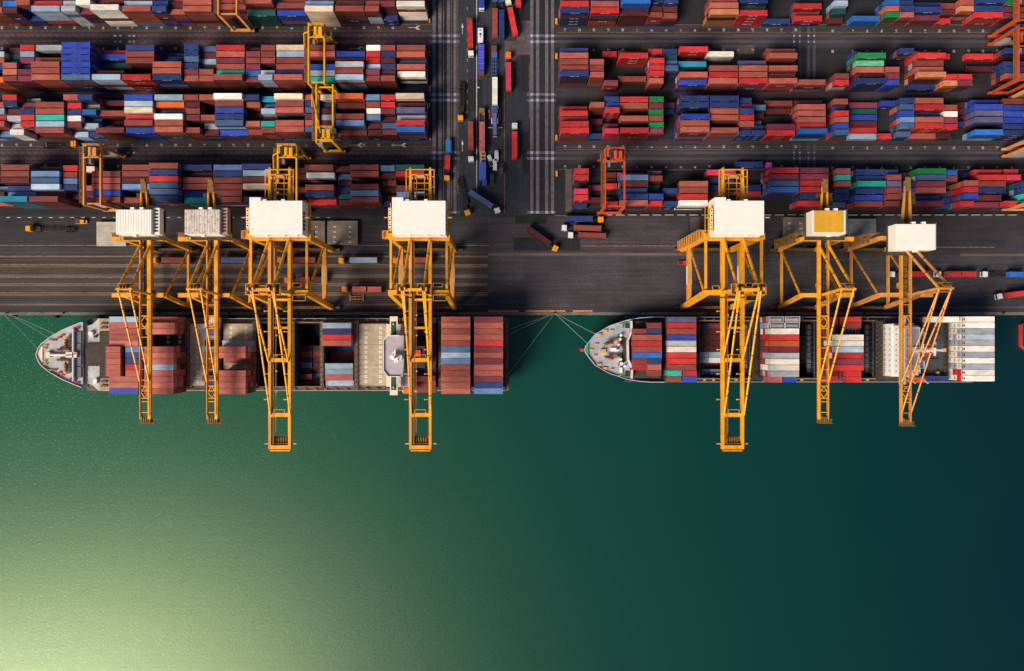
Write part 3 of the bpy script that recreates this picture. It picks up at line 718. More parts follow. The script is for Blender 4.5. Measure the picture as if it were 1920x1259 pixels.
    solid(st, 'stair_tower' if xb > 0 else 'corner_deck', M_CY2, root)
    # trolley and cab parked over the quay
    ty = 41.5
    t_ = MB().box(xs[0] + 0.8, xs[1] - 0.8, ty, ty + 5.2, zg - 2.2, zg - 1.0)
    for k in range(4): t_.tube((xb - 2.6, ty + 0.8 + k * 1.2, zg - 0.7), (xb + 2.6, ty + 0.8 + k * 1.2, zg - 0.7), 0.3, 8)
    t_.box(xb - 1.6, xb + 1.6, ty - 1.2, ty + 6.2, zg - 1.0, zg - 0.5)
    solid(t_, 'trolley', M_DK, root)
    c_ = MB().box(xb - 3.0, xb - 0.6, ty - 3.2, ty - 0.6, zg - 5.4, zg - 2.8); cab = solid(c_, 'operator_cab', M_CY2, root)
    MB().box(xb - 2.9, xb - 0.7, ty - 3.24, ty - 3.2, zg - 5.2, zg - 3.4).build('cab_window', M_GLASS, cab)
    rp = MB()
    for dx in (-1.2, 1.2):
        for dy in (0.8, 4.4): rp.bar((xb + dx, ty + dy, zg - 2.2), (xb + dx, ty + dy, 16.5), 0.08)
    solid(rp, 'hoist_ropes', M_ROPE, root)
    sb = MB().box(xb - 6.0, xb + 6.0, ty + 1.4, ty + 3.8, 15.2, 15.7); sb.box(xb - 1.6, xb + 1.6, ty + 1.0, ty + 4.2, 15.7, 16.5)
    for s_ in (-1, 1): sb.box(xb + s_ * 5.6, xb + s_ * 6.1, ty + 1.3, ty + 3.9, 14.7, 15.3)
    solid(sb, 'spreader', M_GRIME, root)
    return root

def small_crane(xl, xb, label, hx, hy, roof, dirn, YH=None, zt=26.0, tone=None, apexx=None, za=43.0, tip=-35.8):
    """older crane: legs at xl and xl+16.3, slim lattice boom, dirn the side its front beam runs on to"""
    P = tone or M_CY
    xr = xl + 16.3; YW, YL, YWt, YLt = 12.5, 38.4, 16.6, 39.8
    root = thing('quay_crane', ((xl + xr) / 2, 25.5, 0), label, 'quay crane', 'older quay cranes with lattice booms')
    bogies(root, (xl, xr), (YW, YL), P)
    yz = lambda z, a, b: a + (b - a) * z / zt
    for x in (xl, xr):
        for y0, y1 in ((YW, YWt), (YL, YLt)):
            solid(MB().bar((x, y0, 2.0), (x, y1, zt), 1.25, 1.5, w2=1.5, h2=1.6), 'leg', P, root)
        stay((x, YWt, zt - 0.8), (x, YL - 0.4, 4.5), 0.5, 'diagonal_brace', P, root)
        solid(MB().bar((x, yz(5, YW, YWt), 5), (x, YL, 5), 0.9, 1.1), 'portal_tie', P, root)
    for y in (YW, YL): solid(MB().bar((xl - 1.0, y, 2.8), (xr + 1.0, y, 2.8), 0.9, 1.3), 'sill_beam', M_GRIME, root)
    ex = 5.0
    a, b = (xl - ex, xr) if dirn < 0 else (xl, xr + ex)
    for y in (YWt, YLt): solid(MB().bar((a, y, zt), (b, y, zt), 1.7, 1.7), 'portal_beam', P, root)
    xs = (xb - 1.85, xb + 1.85); zg = zt + 2.0
    for x, ww in ((xs[0], 1.0), (xs[1], 1.55 if dirn < 0 else 1.0)):
        main = (x == xs[1] and dirn < 0) or (x == xs[0] and dirn > 0); ww = (1.5 if dirn < 0 else 0.8 if tone else 1.0) if main else 0.5; pm = P if main else M_CY2
        solid(MB().bar((x, 41, zg), (x, 14.8, zg), ww, 1.6), 'girder', pm, root)
        solid(MB().bar((x, 14.4, zg), (x, tip + 1.5, zg), ww, 1.6, w2=min(ww, 1.1), h2=1.2), 'boom', pm, root)
        # tapered tail running back and up to the counter sheave
        solid(MB().bar((x, 40.8, zg), (xb + (x - xb) * 0.5, 60.5, zg + 1.2), 1.0, 1.4, w2=0.45, h2=0.7), 'tail_girder', P, root)
    lt = MB()
    y = 12.5
    while y > tip + 3:
        lt.bar((xs[0], y, zg + 0.3), (xs[1], y, zg + 0.3), 0.28)
        y -= 4.4
    for yc in (5.4, -23.2):
        for s_ in (-1, 1):
            lt.bar((xs[0] + 0.3, yc, zg + 0.35), (xb, yc + s_ * 2.4, zg + 0.35), 0.26); lt.bar((xs[1] - 0.3, yc, zg + 0.35), (xb, yc + s_ * 2.4, zg + 0.35), 0.26)
            lt.bar((xs[0], yc + s_ * 2.5, zg + 0.36), (xs[1], yc + s_ * 2.5, zg + 0.36), 0.3)
    for x in xs: lt.bar((x, 14, zg + 0.86), (x, tip + 3, zg + 0.86), 0.2, 0.12)
    solid(lt, 'boom_lattice', P if not tone else M_CY2, root)
    ml = MB()
    for k in range(11): ml.bar((xs[0], 40 - k * 2.4, zg - 0.2), (xs[1], 38.8 - k * 2.4, zg - 0.2), 0.2)
    ml.box(xs[0] + 0.9, xs[1] - 0.9, 15, 40, zg - 0.9, zg - 0.7)
    solid(ml, 'girder_walkway', M_DK if tone is None else M_BRN, root)
    pipes = MB()
    for k, dx in enumerate((-0.7, 0.2, 0.8)): pipes.tube((xb + dx, 40, zg - 0.4 + 0.1 * k), (xb + dx, -28, zg - 0.4 + 0.1 * k), 0.08, 6)
    solid(pipes, 'hoist_ropes', M_ROPE, root)
    tl = MB().box(xb - 1.1, xb + 1.1, 58.4, 62.8, zg + 0.4, zg + 1.6); tl.tube((xb - 0.8, 63.4, zg + 1.6), (xb + 0.8, 63.4, zg + 1.6), 0.8, 12)
    solid(tl, 'tail_sheave_block', M_BRN, root)
    tpl = MB().box(xb - 3.4, xb + 3.4, 56.6, 58.0, zg + 0.2, zg + 0.4); rail(tpl, (xb - 3.4, 58, zg + 0.4), (xb + 3.4, 58, zg + 0.4), 1.0, 1.6, 0.09); tpl.box(xb + 1.2, xb + 4.0, 53.5, 56.6, zg - 0.4, zg - 0.2)
    tpl.box(xb - 1.0, xb + 1.0, 46, 57, zg - 0.2, zg)
    solid(tpl, 'tail_platform', M_DKB, root)
    ep = MB().box(xs[0] - 0.4, xs[1] + 2.0, tip - 0.2, tip + 1.5, zg - 0.9, zg - 0.6)
    for k in range(5): ep.box(xs[0] + 0.2 + k * 0.85, xs[0] + 0.7 + k * 0.85, tip, tip + 2.4, zg - 0.4, zg + 0.4)
    rail(ep, (xs[0] - 0.4, tip - 0.2, zg - 0.6), (xs[1] + 2.0, tip - 0.2, zg - 0.6), 1.1, 1.5, 0.1)
    ep.tube((xs[0] + 0.4, tip + 2.6, zg + 0.6), (xs[0] + 1.0, tip + 2.6, zg + 0.6), 0.6, 10)
    solid(ep, 'boom_tip_platform', M_BRN, root)
    # raked A-frame over the waterside legs, stays
    ax = xb + (-0.2 if apexx is None else apexx); Ya = 18.0; gx = 2.35
    for s_ in (-1, 1):
        x = ax + s_ * gx
        solid(MB().bar((x + s_ * 0.6, YWt, zt + 0.5), (x, Ya, za), 0.8, 0.9), 'mast_leg', P, root)
        stay((x, Ya + 0.2, za), (xb + s_ * 1.95, 36.6, zg + 0.6), 0.55, 'backstay', P, root)
        stay((x, Ya - 0.3, za), (xb + s_ * 1.9, -18.6, zg + 0.8), 0.34, 'forestay', P, root)
        if dirn > 0 and tone: stay((x, Ya - 0.3, za), (xb + s_ * 1.9, -31.0, zg + 0.8), 0.3, 'forestay', P, root)
    ap = MB().bar((ax - gx - 0.8, Ya, za), (ax + gx + 0.8, Ya, za), 0.8, 0.9)
    solid(ap, 'apex_beam', P, root)
    sh = MB()
    for s_ in (-0.5, 0.1, 0.7): sh.tube((ax + s_ * 2 - 0.2, Ya + 0.8, za + 0.7), (ax + s_ * 2 + 0.2, Ya + 0.8, za + 0.7), 0.75, 12)
    sh.box(ax - 2.6, ax + 2.6, Ya - 1.4, Ya + 2.2, za - 1.2, za - 1.05)
    solid(sh, 'apex_sheaves', M_BRN, root)
    rr = MB(); rail(rr, (ax - 2.8, Ya - 1.4, za - 1), (ax + 2.8, Ya - 1.4, za - 1), 1.1, 1.4, 0.09); rail(rr, (ax - 2.8, Ya + 2.2, za - 1), (ax + 2.8, Ya + 2.2, za - 1), 1.1, 1.4, 0.09)
    solid(rr, 'apex_rail', M_CY2, root)
    # house
    h0, h1 = hx; y0, y1 = hy; zr = zt + 9.0; zb = zt + 3.0
    ribs = MB().box(h0, h1, y0, y1, zb, zr - 0.06)
    mats = {'white': [M_HW, M_HW], 'rust': [M_HW, M_HW2], 'yellow': [M_HW, M_HY]}[roof]
    house = ribs.build('machinery_house', M_HW, root)
    rf = MB()
    o = 0.1 if roof != 'yellow' else 1.1
    rf.box(h0 + (o if roof != 'yellow' else 0.6), h1 - (o if roof != 'yellow' else 1.0), y0 + o * 0.7, y1 - 0.1, zr - 0.05, zr + 0.06)
    n = 13 if not tone else 0
    for k in range(n): 
        x = h0 + 0.7 + (h1 - h0 - 1.6) * k / (n - 1); rf.box(x - 0.07, x + 0.07, y0 + 0.8, y1 - 0.12, zr + 0.06, zr + 0.14)
    rf.build('roof', mats[1], house)
    nb = MB()
    for k in (0.40, 0.66): nb.box(h0 + (h1 - h0) * k, h0 + (h1 - h0) * k + 1.5, y1, y1 + 0.9, zr - 1.6, zr - 0.1)
    nb.box(h0 + (h1 - h0) * 0.46, h0 + (h1 - h0) * 0.46 + 1.5, y0 - 0.9, y0, zr - 1.6, zr - 0.1)
    nb.build('vent_cowl', M_HW, house)
    # lower annex with louvres on one side
    if roof in ('white', 'rust') and dirn < 0:
        an = MB().box(h1, h1 + 2.5, y0 + 0.2, y1 + 0.9, zr - 4.6, zr - 1.4); a_ = an.build('annex', M_HW if roof == 'white' else M_GRATE, house)
        lv = MB()
        for k in range(7): lv.box(h1 + 0.5, h1 + 2.0, y0 + 1.2 + k * 1.35, y0 + 1.9 + k * 1.35, zr - 1.4, zr - 1.3)
        lv.build('louvre', M_DK, a_)
    else:
        an = MB().box(h1 - 1.0, h1 + 1.6, y0 + 0.6, y1 + 0.8, zb, zr - 2.0); an.build('annex', M_GRAYM, house)
    pf = MB().box(h0 - 0.4, h1 + 2.6, y0 - 1.4, y1 + 0.6, zb - 0.4, zb)
    rail(pf, (h0 - 1, y0 - 1.6, zb), (h1 + 3.6, y0 - 1.6, zb), 1.1, 1.8, 0.07); rail(pf, (h0 - 1, y0 - 1.6, zb), (h0 - 1, y1, zb), 1.1, 1.8, 0.07)
    solid(pf, 'house_platform', M_DKB, root)
    # stairs up the landside corner on the open side
    st = MB()
    if dirn < 0:
        st.box(xl - 5.0, xl - 2.0, YLt + 0.9, YLt + 2.4, zt + 0.6, zt + 0.8); rail(st, (xl - 5, YLt + 2.4, zt + 0.8), (xl - 2, YLt + 2.4, zt + 0.8), 1.1, 1.4, 0.1)
    else:
        stair(st, (xl - 0.4, YLt + 1.9, 2.5), (xl - 0.4, YLt + 1.9, 2.6)); 
        for k in range(6):
            z = 2.5 + k * 3.9; st.box(xl - 2.2, xl + 1.8, YLt - 1.0, YLt + 3.0, z, z + 0.14); rail(st, (xl - 2.2, YLt + 3, z), (xl + 1.8, YLt + 3, z), 1.1, 1.3, 0.1); rail(st, (xl - 2.2, YLt - 1, z), (xl - 2.2, YLt + 3, z), 1.1, 1.3, 0.1)
            st.bar((xl - 1.8, YLt + 1 + (k % 2) * 1.4, z), (xl + 1.4, YLt + 1 + (k % 2) * 1.4, z + 3.9), 0.8, 0.18)
    solid(st, 'stair_tower' if dirn > 0 else 'corner_deck', M_BRN, root)
    t_ = MB().box(xs[0] + 0.5, xs[1] - 0.5, 22, 25.6, zg - 2, zg - 1.0); t_.tube((xb - 1, 23, zg - 0.7), (xb + 1, 23, zg - 0.7), 0.4, 8).tube((xb - 1, 25, zg - 0.7), (xb + 1, 25, zg - 0.7), 0.4, 8)
    solid(t_, 'trolley', M_DK, root)
    c_ = MB().box(xb - 1.2, xb + 1.2, 19.2, 21.6, zg - 4.6, zg - 2.2); cab = solid(c_, 'operator_cab', M_CY2, root)
    MB().box(xb - 1.1, xb + 1.1, 19.16, 19.2, zg - 4.4, zg - 2.8).build('cab_window', M_GLASS, cab)
    lv = MB().box(xb + dirn * 4.2, xb + dirn * 5.6, YWt - 1.2, YWt + 1.6, zt + 0.9, zt + 2.4); lv.box(xb + 2.2, xb + 3.8, YWt + 0.9, YWt + 2.0, zt + 0.8, zt + 1.6)
    solid(lv, 'control_cabinet', M_BRN, root)
    return root
XB1, XB2 = -150.4, -123.0
small_crane(-159.9, XB1, "yellow quay crane with clean white ribbed house roof, standing over the longer ship's bow containers", (-158.4, -144.2), (40.5, 50.4), 'white', -1)
small_crane(-132.6, XB2, 'yellow quay crane with rust-streaked grey house roof and pink grating', (-130.9, -116.9), (40.5, 50.4), 'rust', -1)
big_crane(-102.8, -90.7, 'large yellow quay crane with white house, beside the crane with rust-streaked roof', (-99.4, -79.4))
big_crane(-47.7, -35.8, "large yellow quay crane standing over the longer ship's green-winged bridge", (-45.4, -25.2))
big_crane(76.3, 86.2, "large yellow quay crane with white house, over the shorter ship's open hold", (76.8, 95.4), -1)
small_crane(119.6, 127.7, 'yellow quay crane with yellow roof on its white machinery house', (120.2, 133.4), (40.5, 50.0), 'yellow', 1, apexx=2.6)
small_crane(150.6, 160.0, "ochre quay crane over the shorter ship's white superstructure, house set near the water", (152.3, 167.9), (34.0, 44.2), 'white', 1, tone=M_CY2, apexx=5.6, zt=28.5, za=47, tip=-36.6)

# ================================================================ yard gantry cranes on tyres
M_RO = mat('gantry_orange_paint', (0.60, 0.25, 0.075), 0.45, 0.15, 0.3, 0.4, rust=0.15)
M_RR = mat('gantry_red_paint', (0.46, 0.066, 0.026), 0.45, 0.15, 0.3, 0.4, rust=0.12)
M_RYL = mat('gantry_yellow_paint', (0.72, 0.34, 0.008), 0.42, 0.15, 0.3, 0.4, rust=0.12)
def yard_gantry(x0, x1, yn, ys, paint, label, trol=0.9, z=18.0, pal=M_BRN, arms=True, lowtrol=False):
    root = thing('yard_gantry_crane', ((x0 + x1) / 2, (yn + ys) / 2, 0), label, 'gantry crane', 'rubber tyred gantry cranes in the yard')
    for x in (x0, x1):
        for y in (yn, ys):
            sgn = 1 if x == x0 else -1
            solid(MB().bar((x, y, 1.8), (x, y, z - 0.4), 0.8, 0.9, w2=1.2, h2=1.5), 'leg', paint, root)
        mb = MB().bar((x, yn + 0.9, z), (x, ys - 0.9, z), 0.62, 1.5)
        solid(mb, 'girder', paint, root)
    for y in (yn, ys):
        solid(MB().bar((x0 - 1.4, y, 1.9), (x1 + 1.4, y, 1.9), 1.0, 1.1), 'sill_beam', paint, root)
        solid(MB().bar((x0, y, z - 0.5), (x1, y, z - 0.5), 0.45, 0.8), 'end_tie', paint, root)
        for x in (x0, x1):
            for dx in (-1.1, 1.1):
                solid(MB().tube((x + dx, y - 0.32, 0.78), (x + dx, y + 0.32, 0.78), 0.78, 14), 'wheel', M_TYRE, root)
    wk = MB().box(x0 - 1.7, x0 - 0.55, ys, yn, z - 0.3, z - 0.2); rail(wk, (x0 - 1.7, ys, z - 0.2), (x0 - 1.7, yn, z - 0.2), 1.0, 2.2, 0.09)
    for k in range(9):
        y = ys + (yn - ys) * (k + 0.5) / 9; wk.box(x0 - 1.6, x0 - 0.6, y - 0.5, y + 0.5, z - 0.2, z - 0.05)
    solid(wk, 'girder_walkway', pal, root)
    ty = ys + (yn - ys) * trol; xm = (x0 + x1) / 2
    tb = MB()
    for dy in (-2.6, 2.6): tb.bar((x0, ty + dy, z + 1.1), (x1, ty + dy, z + 1.1), 0.36, 0.6)
    tb.box(x0 + 0.6, x1 - 0.6, ty - 2.4, ty - 1.0, z + 0.9, z + 1.1); tb.box(x0 + 0.6, x0 + 2.0, ty - 2.4, ty + 2.4, z + 0.9, z + 1.1)
    rail(tb, (x0, ty + 2.9, z + 1.4), (x1, ty + 2.9, z + 1.4), 0.9, 2.0, 0.08)
    tr = solid(tb, 'trolley', paint, root)
    dr = MB().tube((xm + 0.2, ty - 2.0, z + 2.0), (xm + 0.2, ty + 1.4, z + 2.0), 0.85, 14); dr.box(xm + 1.4, xm + 2.8, ty - 2.2, ty + 1.2, z + 1.1, z + 2.6)
    dr.build('hoist_drum', paint, tr)
    mo = MB().box(xm - 2.6, xm - 0.9, ty - 1.2, ty + 1.8, z + 1.1, z + 2.2); mo.tube((xm - 1.8, ty - 2.0, z + 2.0), (xm - 1.8, ty + 0.2, z + 2.0), 0.5, 10)
    mo.box(xm - 0.7, xm - 0.3, ty - 2.4, ty + 2.2, z + 1.1, z + 1.6)
    mo.build('hoist_motor', M_DK, tr)
    cb = MB().box(x0 + 0.3, x0 + 2.3, ty - 4.6, ty - 2.7, z - 3.0, z - 0.7); cab = cb.build('operator_cab', M_GRAYM, tr)
    sp = MB().box(xm - 6.0, xm + 6.0, ty - 0.9, ty + 0.9, z - 2.0, z - 1.6); sp.box(xm - 1.5, xm + 1.5, ty - 1.1, ty + 1.1, z - 1.6, z - 0.9)
    sp.build('spreader', pal, tr)
    ge = MB().box(x0 + 1.0, x1 - 1.0, yn - 0.9, yn + 1.7, 2.5, 4.9)
    solid(ge, 'engine_housing', M_GRAYM if paint is not M_RYL else pal, root)
    if arms:
        ar = MB().bar((x0 - 1.9, ys + (yn - ys) * 0.86, z + 0.8), (x0 - 1.7, ys + (yn - ys) * 0.62, z + 0.8), 0.35); ar.bar((x0 - 1.9, ys + (yn - ys) * 0.86, z + 0.8), (x0 + 2.2, ty, z + 2.2), 0.35)
        solid(ar, 'cable_arm', paint, root)
    return root
yard_gantry(-86.3, -79.6, 131.2, 107.6, M_RYL, 'yellow yard gantry with its machinery parked at the inland end, third stack row', 0.90)
yard_gantry(-83.0, -76.0, 105.6, 82.7, M_RYL, 'yellow yard gantry with its machinery parked at the quay end, second stack row', 0.12)
yard_gantry(-99.3, -91.4, 79.6, 56.0, M_RYL, 'yellow yard gantry partly hidden behind a large quay crane', 0.93)
yard_gantry(-181.6, -174.5, 80.4, 56.1, M_RO, "pale orange yard gantry in the quayside stack row on the longer ship's side", 0.90, arms=False)
yard_gantry(-124.6, -116.8, 159.0, 136.8, M_RO, 'pale orange yard gantry cut off by the top edge, innermost stack row', 0.6, arms=False)
yard_gantry(39.5, 47.7, 78.4, 54.9, M_RR, 'bright red yard gantry in the quayside stack row', 0.92, arms=False)
yard_gantry(214.8, 222.6, 158.0, 134.2, M_RR, 'orange red yard gantry at the end of the innermost stack row', 0.5, arms=False)
yard_gantry(214.8, 222.6, 130.6, 108.7, M_RR, 'orange red yard gantry at the far end of the third stack row', 0.75, arms=False)
yard_gantry(221.0, 228.5, 105.2, 83.5, M_RO, 'orange yard gantry leg reaching in over the second stack row', 0.5, arms=False)
yard_gantry(221.2, 229.0, 80.4, 56.5, M_RO, 'orange yard gantry leg reaching in over the quayside stack row', 0.5, arms=False)
# ================================================================ ships
M_HULL1 = mat('hull_grey_blue', (0.10, 0.13, 0.17), 0.5, 0.2, 0.2, 0.35, rust=0.2)
M_HULL2 = mat('hull_dark_blue', (0.03, 0.05, 0.10), 0.5, 0.2, 0.2, 0.35, rust=0.1)
M_BOOT = mat('hull_red_bottom', (0.30, 0.04, 0.03), 0.6, 0.2, 0.2)
M_DECK1 = mat('forecastle_deck_grey', (0.36, 0.38, 0.42), 0.7, 0.2, 0.3, 0.3, rust=0.25, rustcol=(0.22, 0.13, 0.09))
M_DECK2 = mat('forecastle_deck_blue_grey', (0.33, 0.345, 0.42), 0.65, 0.25, 0.3, 0.3, rust=0.3, rustcol=(0.20, 0.12, 0.07))
M_DKD = mat('main_deck_brown', (0.14, 0.10, 0.075), 0.8, 0.4, 0.4, 0.25, rust=0.5)
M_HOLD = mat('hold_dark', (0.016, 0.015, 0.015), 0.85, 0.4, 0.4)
M_HATCH1 = mat('hatch_cover_beige', (0.43, 0.36, 0.28), 0.75, 0.22, 0.4, 0.25, rust=0.45, rustcol=(0.20, 0.11, 0.06))
M_HATCHD = mat('hatch_cover_brown', (0.055, 0.042, 0.036), 0.8, 0.3, 0.4)
M_LASH = mat('lashing_bridge_rust', (0.19, 0.13, 0.085), 0.75, 0.4, 0.6, rust=0.4)
M_BULW = mat('bulwark_white', (0.55, 0.57, 0.62), 0.6, 0.12, 0.5)
M_WH = mat('ship_white_paint', (0.74, 0.72, 0.70), 0.5, 0.08, 0.4)
M_CREAMW = mat('ship_cream_paint', (0.74, 0.60, 0.50), 0.5, 0.1, 0.4)
M_GDK = mat('green_deck', (0.008, 0.075, 0.042), 0.6, 0.15, 0.5)
M_LAV = mat('bridge_deck_grey', (0.36, 0.34, 0.40), 0.65, 0.12, 0.5)
M_BLD = mat('blue_deck', (0.10, 0.20, 0.36), 0.65, 0.2, 0.5)
M_WINCH = mat('winch_orange', (0.62, 0.30, 0.05), 0.5, 0.2, 0.6)
M_WRUST = mat('winch_brown', (0.15, 0.06, 0.03), 0.6, 0.4, 1.2)
M_RED = mat('signal_red', (0.60, 0.03, 0.035), 0.5, 0.15, 0.6)
M_LIFE = mat('lifeboat_orange', (0.72, 0.13, 0.04), 0.45, 0.1, 0.6)
M_GUIDE = mat('cell_guide_grey', (0.20, 0.22, 0.27), 0.6, 0.2, 0.6)
M_PLATE = mat('cell_plate_slate', (0.085, 0.095, 0.13), 0.7, 0.3, 0.6)
M_ROPEN = mat('mooring_rope', (0.30, 0.34, 0.36), 0.8, 0.2, 2.0)

def loft(rings):
    """rings: list of (pts, z) with the same number of points, bottom first"""
    mb = MB(); n = len(rings[0][0])
    for pts, z in rings: mb.v += [(x, y, z) for x, y in pts]
    for r in range(len(rings) - 1):
        for i in range(n):
            j = (i + 1) % n
            mb.f.append((r*n + i, r*n + j, (r+1)*n + j, (r+1)*n + i)); mb.m.append(0)
    return mb
def outline(half, xs_, yc):
    """half: list of half breadths at xs_; returns closed outline, bow at low x"""
    up = [(x, yc + h) for x, h in zip(xs_, half)]; dn = [(x, yc - h) for x, h in zip(xs_, half)]
    return list(reversed(dn)) + up
def hatch_marks(mb, x0, x1, y0, y1, z, n, rows, mi):
    for cx in n:
        for r_ in range(rows):
            y = y0 + (y1 - y0) * (r_ + 0.5) / rows
            for d in (-0.62, 0.1): mb.quad(cx - 0.6, cx - 0.06, y + d, y + d + 0.52, z, mi); mb.quad(cx + 0.06, cx + 0.6, y + d, y + d + 0.52, z, mi)
def winch(name, root, x, y, a, m1, m2):
    mb = MB(); c, s_ = math.cos(a), math.sin(a)
    def P(u, v, z): return (x + u * c - v * s_, y + u * s_ + v * c, z)
    mb.tube(P(-2.4, 0, 11.0), P(2.4, 0, 11.0), 0.35, 10)
    for u in (-1.7, -0.4, 0.9): mb.tube(P(u, 0, 11.0), P(u + 0.9, 0, 11.0), 0.75, 12)
    w_ = mb.build(name, m1, root)
    b = MB().tube(P(1.9, 0, 11.0), P(2.9, 0, 11.0), 1.0, 12); b.box(x - 0.8, x + 0.8, y - 0.8, y + 0.8, 9.7, 10.6)
    b.build('winch_drum', m2, w_)
def row_y(y_top, pitch, i): return y_top - 1.22 - pitch * i
def h_ok(bay): return bay not in (4, 6)
def ship_bay(ship, bay, xc, y_top, pitch, cols, hs, z0, L=L40, mixl=None, i0=0, reefer=False):
    if ship == '1' and h_ok(bay): cols = cols.translate(str.maketrans('srm', 'SSr'[0:1] + 'sr' if bay < 3 else 'Ssr'))
    for i, (c, h) in enumerate(zip(cols, hs)):
        if c in '-. ' or h == '0': continue
        put_stack(xc + rnd.uniform(-0.05, 0.05), row_y(y_top, pitch, i + i0), L, c, int(h, 16), (ship, 'ship', bay, i + i0), z0, mixl, reefer)

# ---------------------------------------------------------------- the longer ship
S1 = thing('container_ship', (-105, -8.4, WZ), 'longer container ship with grey bow, beige hatch covers and green bridge wings', 'container ship')
yc1 = -8.4
xsA = [-207.6, -206.8, -205.4, -201.4, -196, -190, -183, -176, -150, -20, -6, -1.2]
dk = [0.4, 2.8, 4.9, 8.0, 11.2, 13.6, 15.4, 16.1, 16.1, 16.1, 15.8, 15.0]
wl = [0.2, 0.5, 1.0, 2.2, 4.4, 7.2, 10.6, 13.6, 16.0, 16.1, 13.0, 10.5]
md = [0.3, 1.6, 2.9, 5.2, 8.0, 10.6, 13.4, 15.4, 16.1, 16.1, 15.2, 13.8]
hull = loft([(outline(wl, [x + (5 if i < 4 else 2 if i < 7 else 0) for i, x in enumerate(xsA)], yc1), -6), (outline(wl, [x + (5 if i < 4 else 2 if i < 7 else 0) for i, x in enumerate(xsA)], yc1), -2.2), (outline(md, [x + (2 if i < 4 else 0) for i, x in enumerate(xsA)], yc1), 3.0), (outline(dk, xsA, yc1), 6.2)])
hull.build('hull', M_HULL1, S1)
deck = MB().poly(outline([h - 0.15 for h in dk[6:]], xsA[6:], yc1), 6.0)
# hold openings are dark wells between the hatch coamings: build the deck as strips instead
deck = MB()
deck.quad(-188, -1.4, yc1 + 14.4, yc1 + 16.0, 6.0); deck.quad(-188, -1.4, yc1 - 16.0, yc1 - 14.4, 6.0)
for a, b in ((-188, -141.5), (-113, -111.8), (-96.4, -95), (-83.6, -82.2), (-68.9, -1.4)): deck.quad(a, b, yc1 - 14.4, yc1 + 14.4, 5.99)
deck.quad(-141.5, -113, yc1 - 14.4, yc1 + 14.4, 5.99)
deck.build('main_deck', M_DKD, S1)
fc_x = [-207.4, -206.6, -205.2, -201.2, -195.8, -190, -187.6]; fc_h = [0.4, 2.6, 4.7, 7.8, 10.9, 13.3, 14.2]
fpts = outline(fc_h, fc_x, yc1)
MB().prism(fpts, 5.0, 9.6).build('forecastle_deck', M_DECK1, S1)
bw = MB()
for i in range(len(fpts) - 1):
    p, q = fpts[i], fpts[i + 1]; bw.bar((p[0], p[1], 10.1), (q[0], q[1], 10.1), 0.24, 1.1)
bw.build('bulwark', M_BULW, S1)
MB().prism(outline([0.3, 2.3, 4.3], [-207.3, -206.5, -205.0], yc1), 9.6, 10.0).build('bow_platform', M_CREAMW, S1)
# shoulders behind the forecastle
M_SHO = mat('shoulder_deck_pale', (0.42, 0.44, 0.46), 0.7, 0.25, 0.3, rust=0.3, rustcol=(0.22, 0.15, 0.10))
M_LTAN = mat('lashing_deck_tan', (0.36, 0.27, 0.19), 0.8, 0.3, 0.8, rust=0.4)
for s_ in (-1, 1):
    MB().prism([(-187.6, yc1 + s_*13.6), (-186.8, yc1 + s_*12.6), (-184.5, yc1 + s_*13.2), (-181.5, yc1 + s_*15.9), (-176, yc1 + s_*16.0), (-170, yc1 + s_*16), (-170, yc1 + s_*10.3), (-181, yc1 + s_*10.3), (-181, yc1 + s_*5.0), (-186, yc1 + s_*5.0), (-187.6, yc1 + s_*5.4)], 6.0, 8.2).build('shoulder_deck', M_SHO, S1)
    lb = MB().box(-181, -175.8, yc1 + s_*10.4, yc1 + s_*15.8, 8.2, 8.6)
    for k in (0.25, 0.6): lb.box(-180, -177.4, yc1 + s_*(10.6 + 5*k) - 0.4, yc1 + s_*(10.6 + 5*k) + 0.4, 8.6, 9.2, 1)
    lb.build('lashing_deck', [M_LTAN, M_WRUST], S1)
mb = MB().box(-191.1, -190.6, yc1 - 11.4, yc1 + 11.4, 9.6, 11.4); mb.build('breakwater', M_BULW, S1)
mb = MB()
for a, b in ((-10, -5.3), (-4.9, 4.9), (5.3, 10)): mb.box(-190.4, -188.0, yc1 + a, yc1 + b, 9.6, 10.2)
mb.build('store_hatch', mat('store_hatch_grey', (0.13, 0.145, 0.16), 0.7, 0.2, 0.6), S1)
mb = MB().box(-187.4, -186.6, yc1 - 12, yc1 + 12, 7.0, 8.6); mb.build('cross_gangway', mat('gangway_olive', (0.15, 0.13, 0.06), 0.7, 0.3, 0.8, rust=0.3), S1)
for a, b, c, d, z in ((-186.4, -170.2, -5, 5, 9.0), (-180.8, -170.2, -10.2, -5.1, 8.8), (-180.8, -170.2, 5.1, 10.2, 8.8)):
    MB().box(a, b, yc1 + c, yc1 + d, 6.0, z).build('hatch_cover', M_HATCHD, S1)
winch('mooring_winch', S1, -194.0, yc1 + 5.0, math.pi/2 - 0.1, M_WRUST, M_WINCH)
winch('mooring_winch', S1, -194.0, yc1 - 5.4, -math.pi/2 + 0.1, M_WRUST, M_WINCH)
for s_ in (-1, 1):
    m_ = MB().tube((-198, yc1 + s_*2.2, 10.6), (-195.8, yc1 + s_*2.2, 10.6), 0.6, 10); m_.box(-196, -193, yc1 + s_*2.4 - 0.4, yc1 + s_*2.4 + 0.4, 9.6, 11.0); m_.build('anchor_windlass', M_WRUST, S1)
mst = MB().tube((-203, yc1, 10.6), (-189.5, yc1, 10.8), 0.55, 10); mst.box(-202.8, -201, yc1 - 1.1, yc1 + 1.1, 9.8, 11.2).box(-194, -189.2, yc1 - 1.2, yc1 + 1.2, 9.7, 11.4); mst.tube((-190.5, yc1, 11), (-190.5, yc1, 17), 0.25, 8)
mst.build('foremast', M_CREAMW, S1)
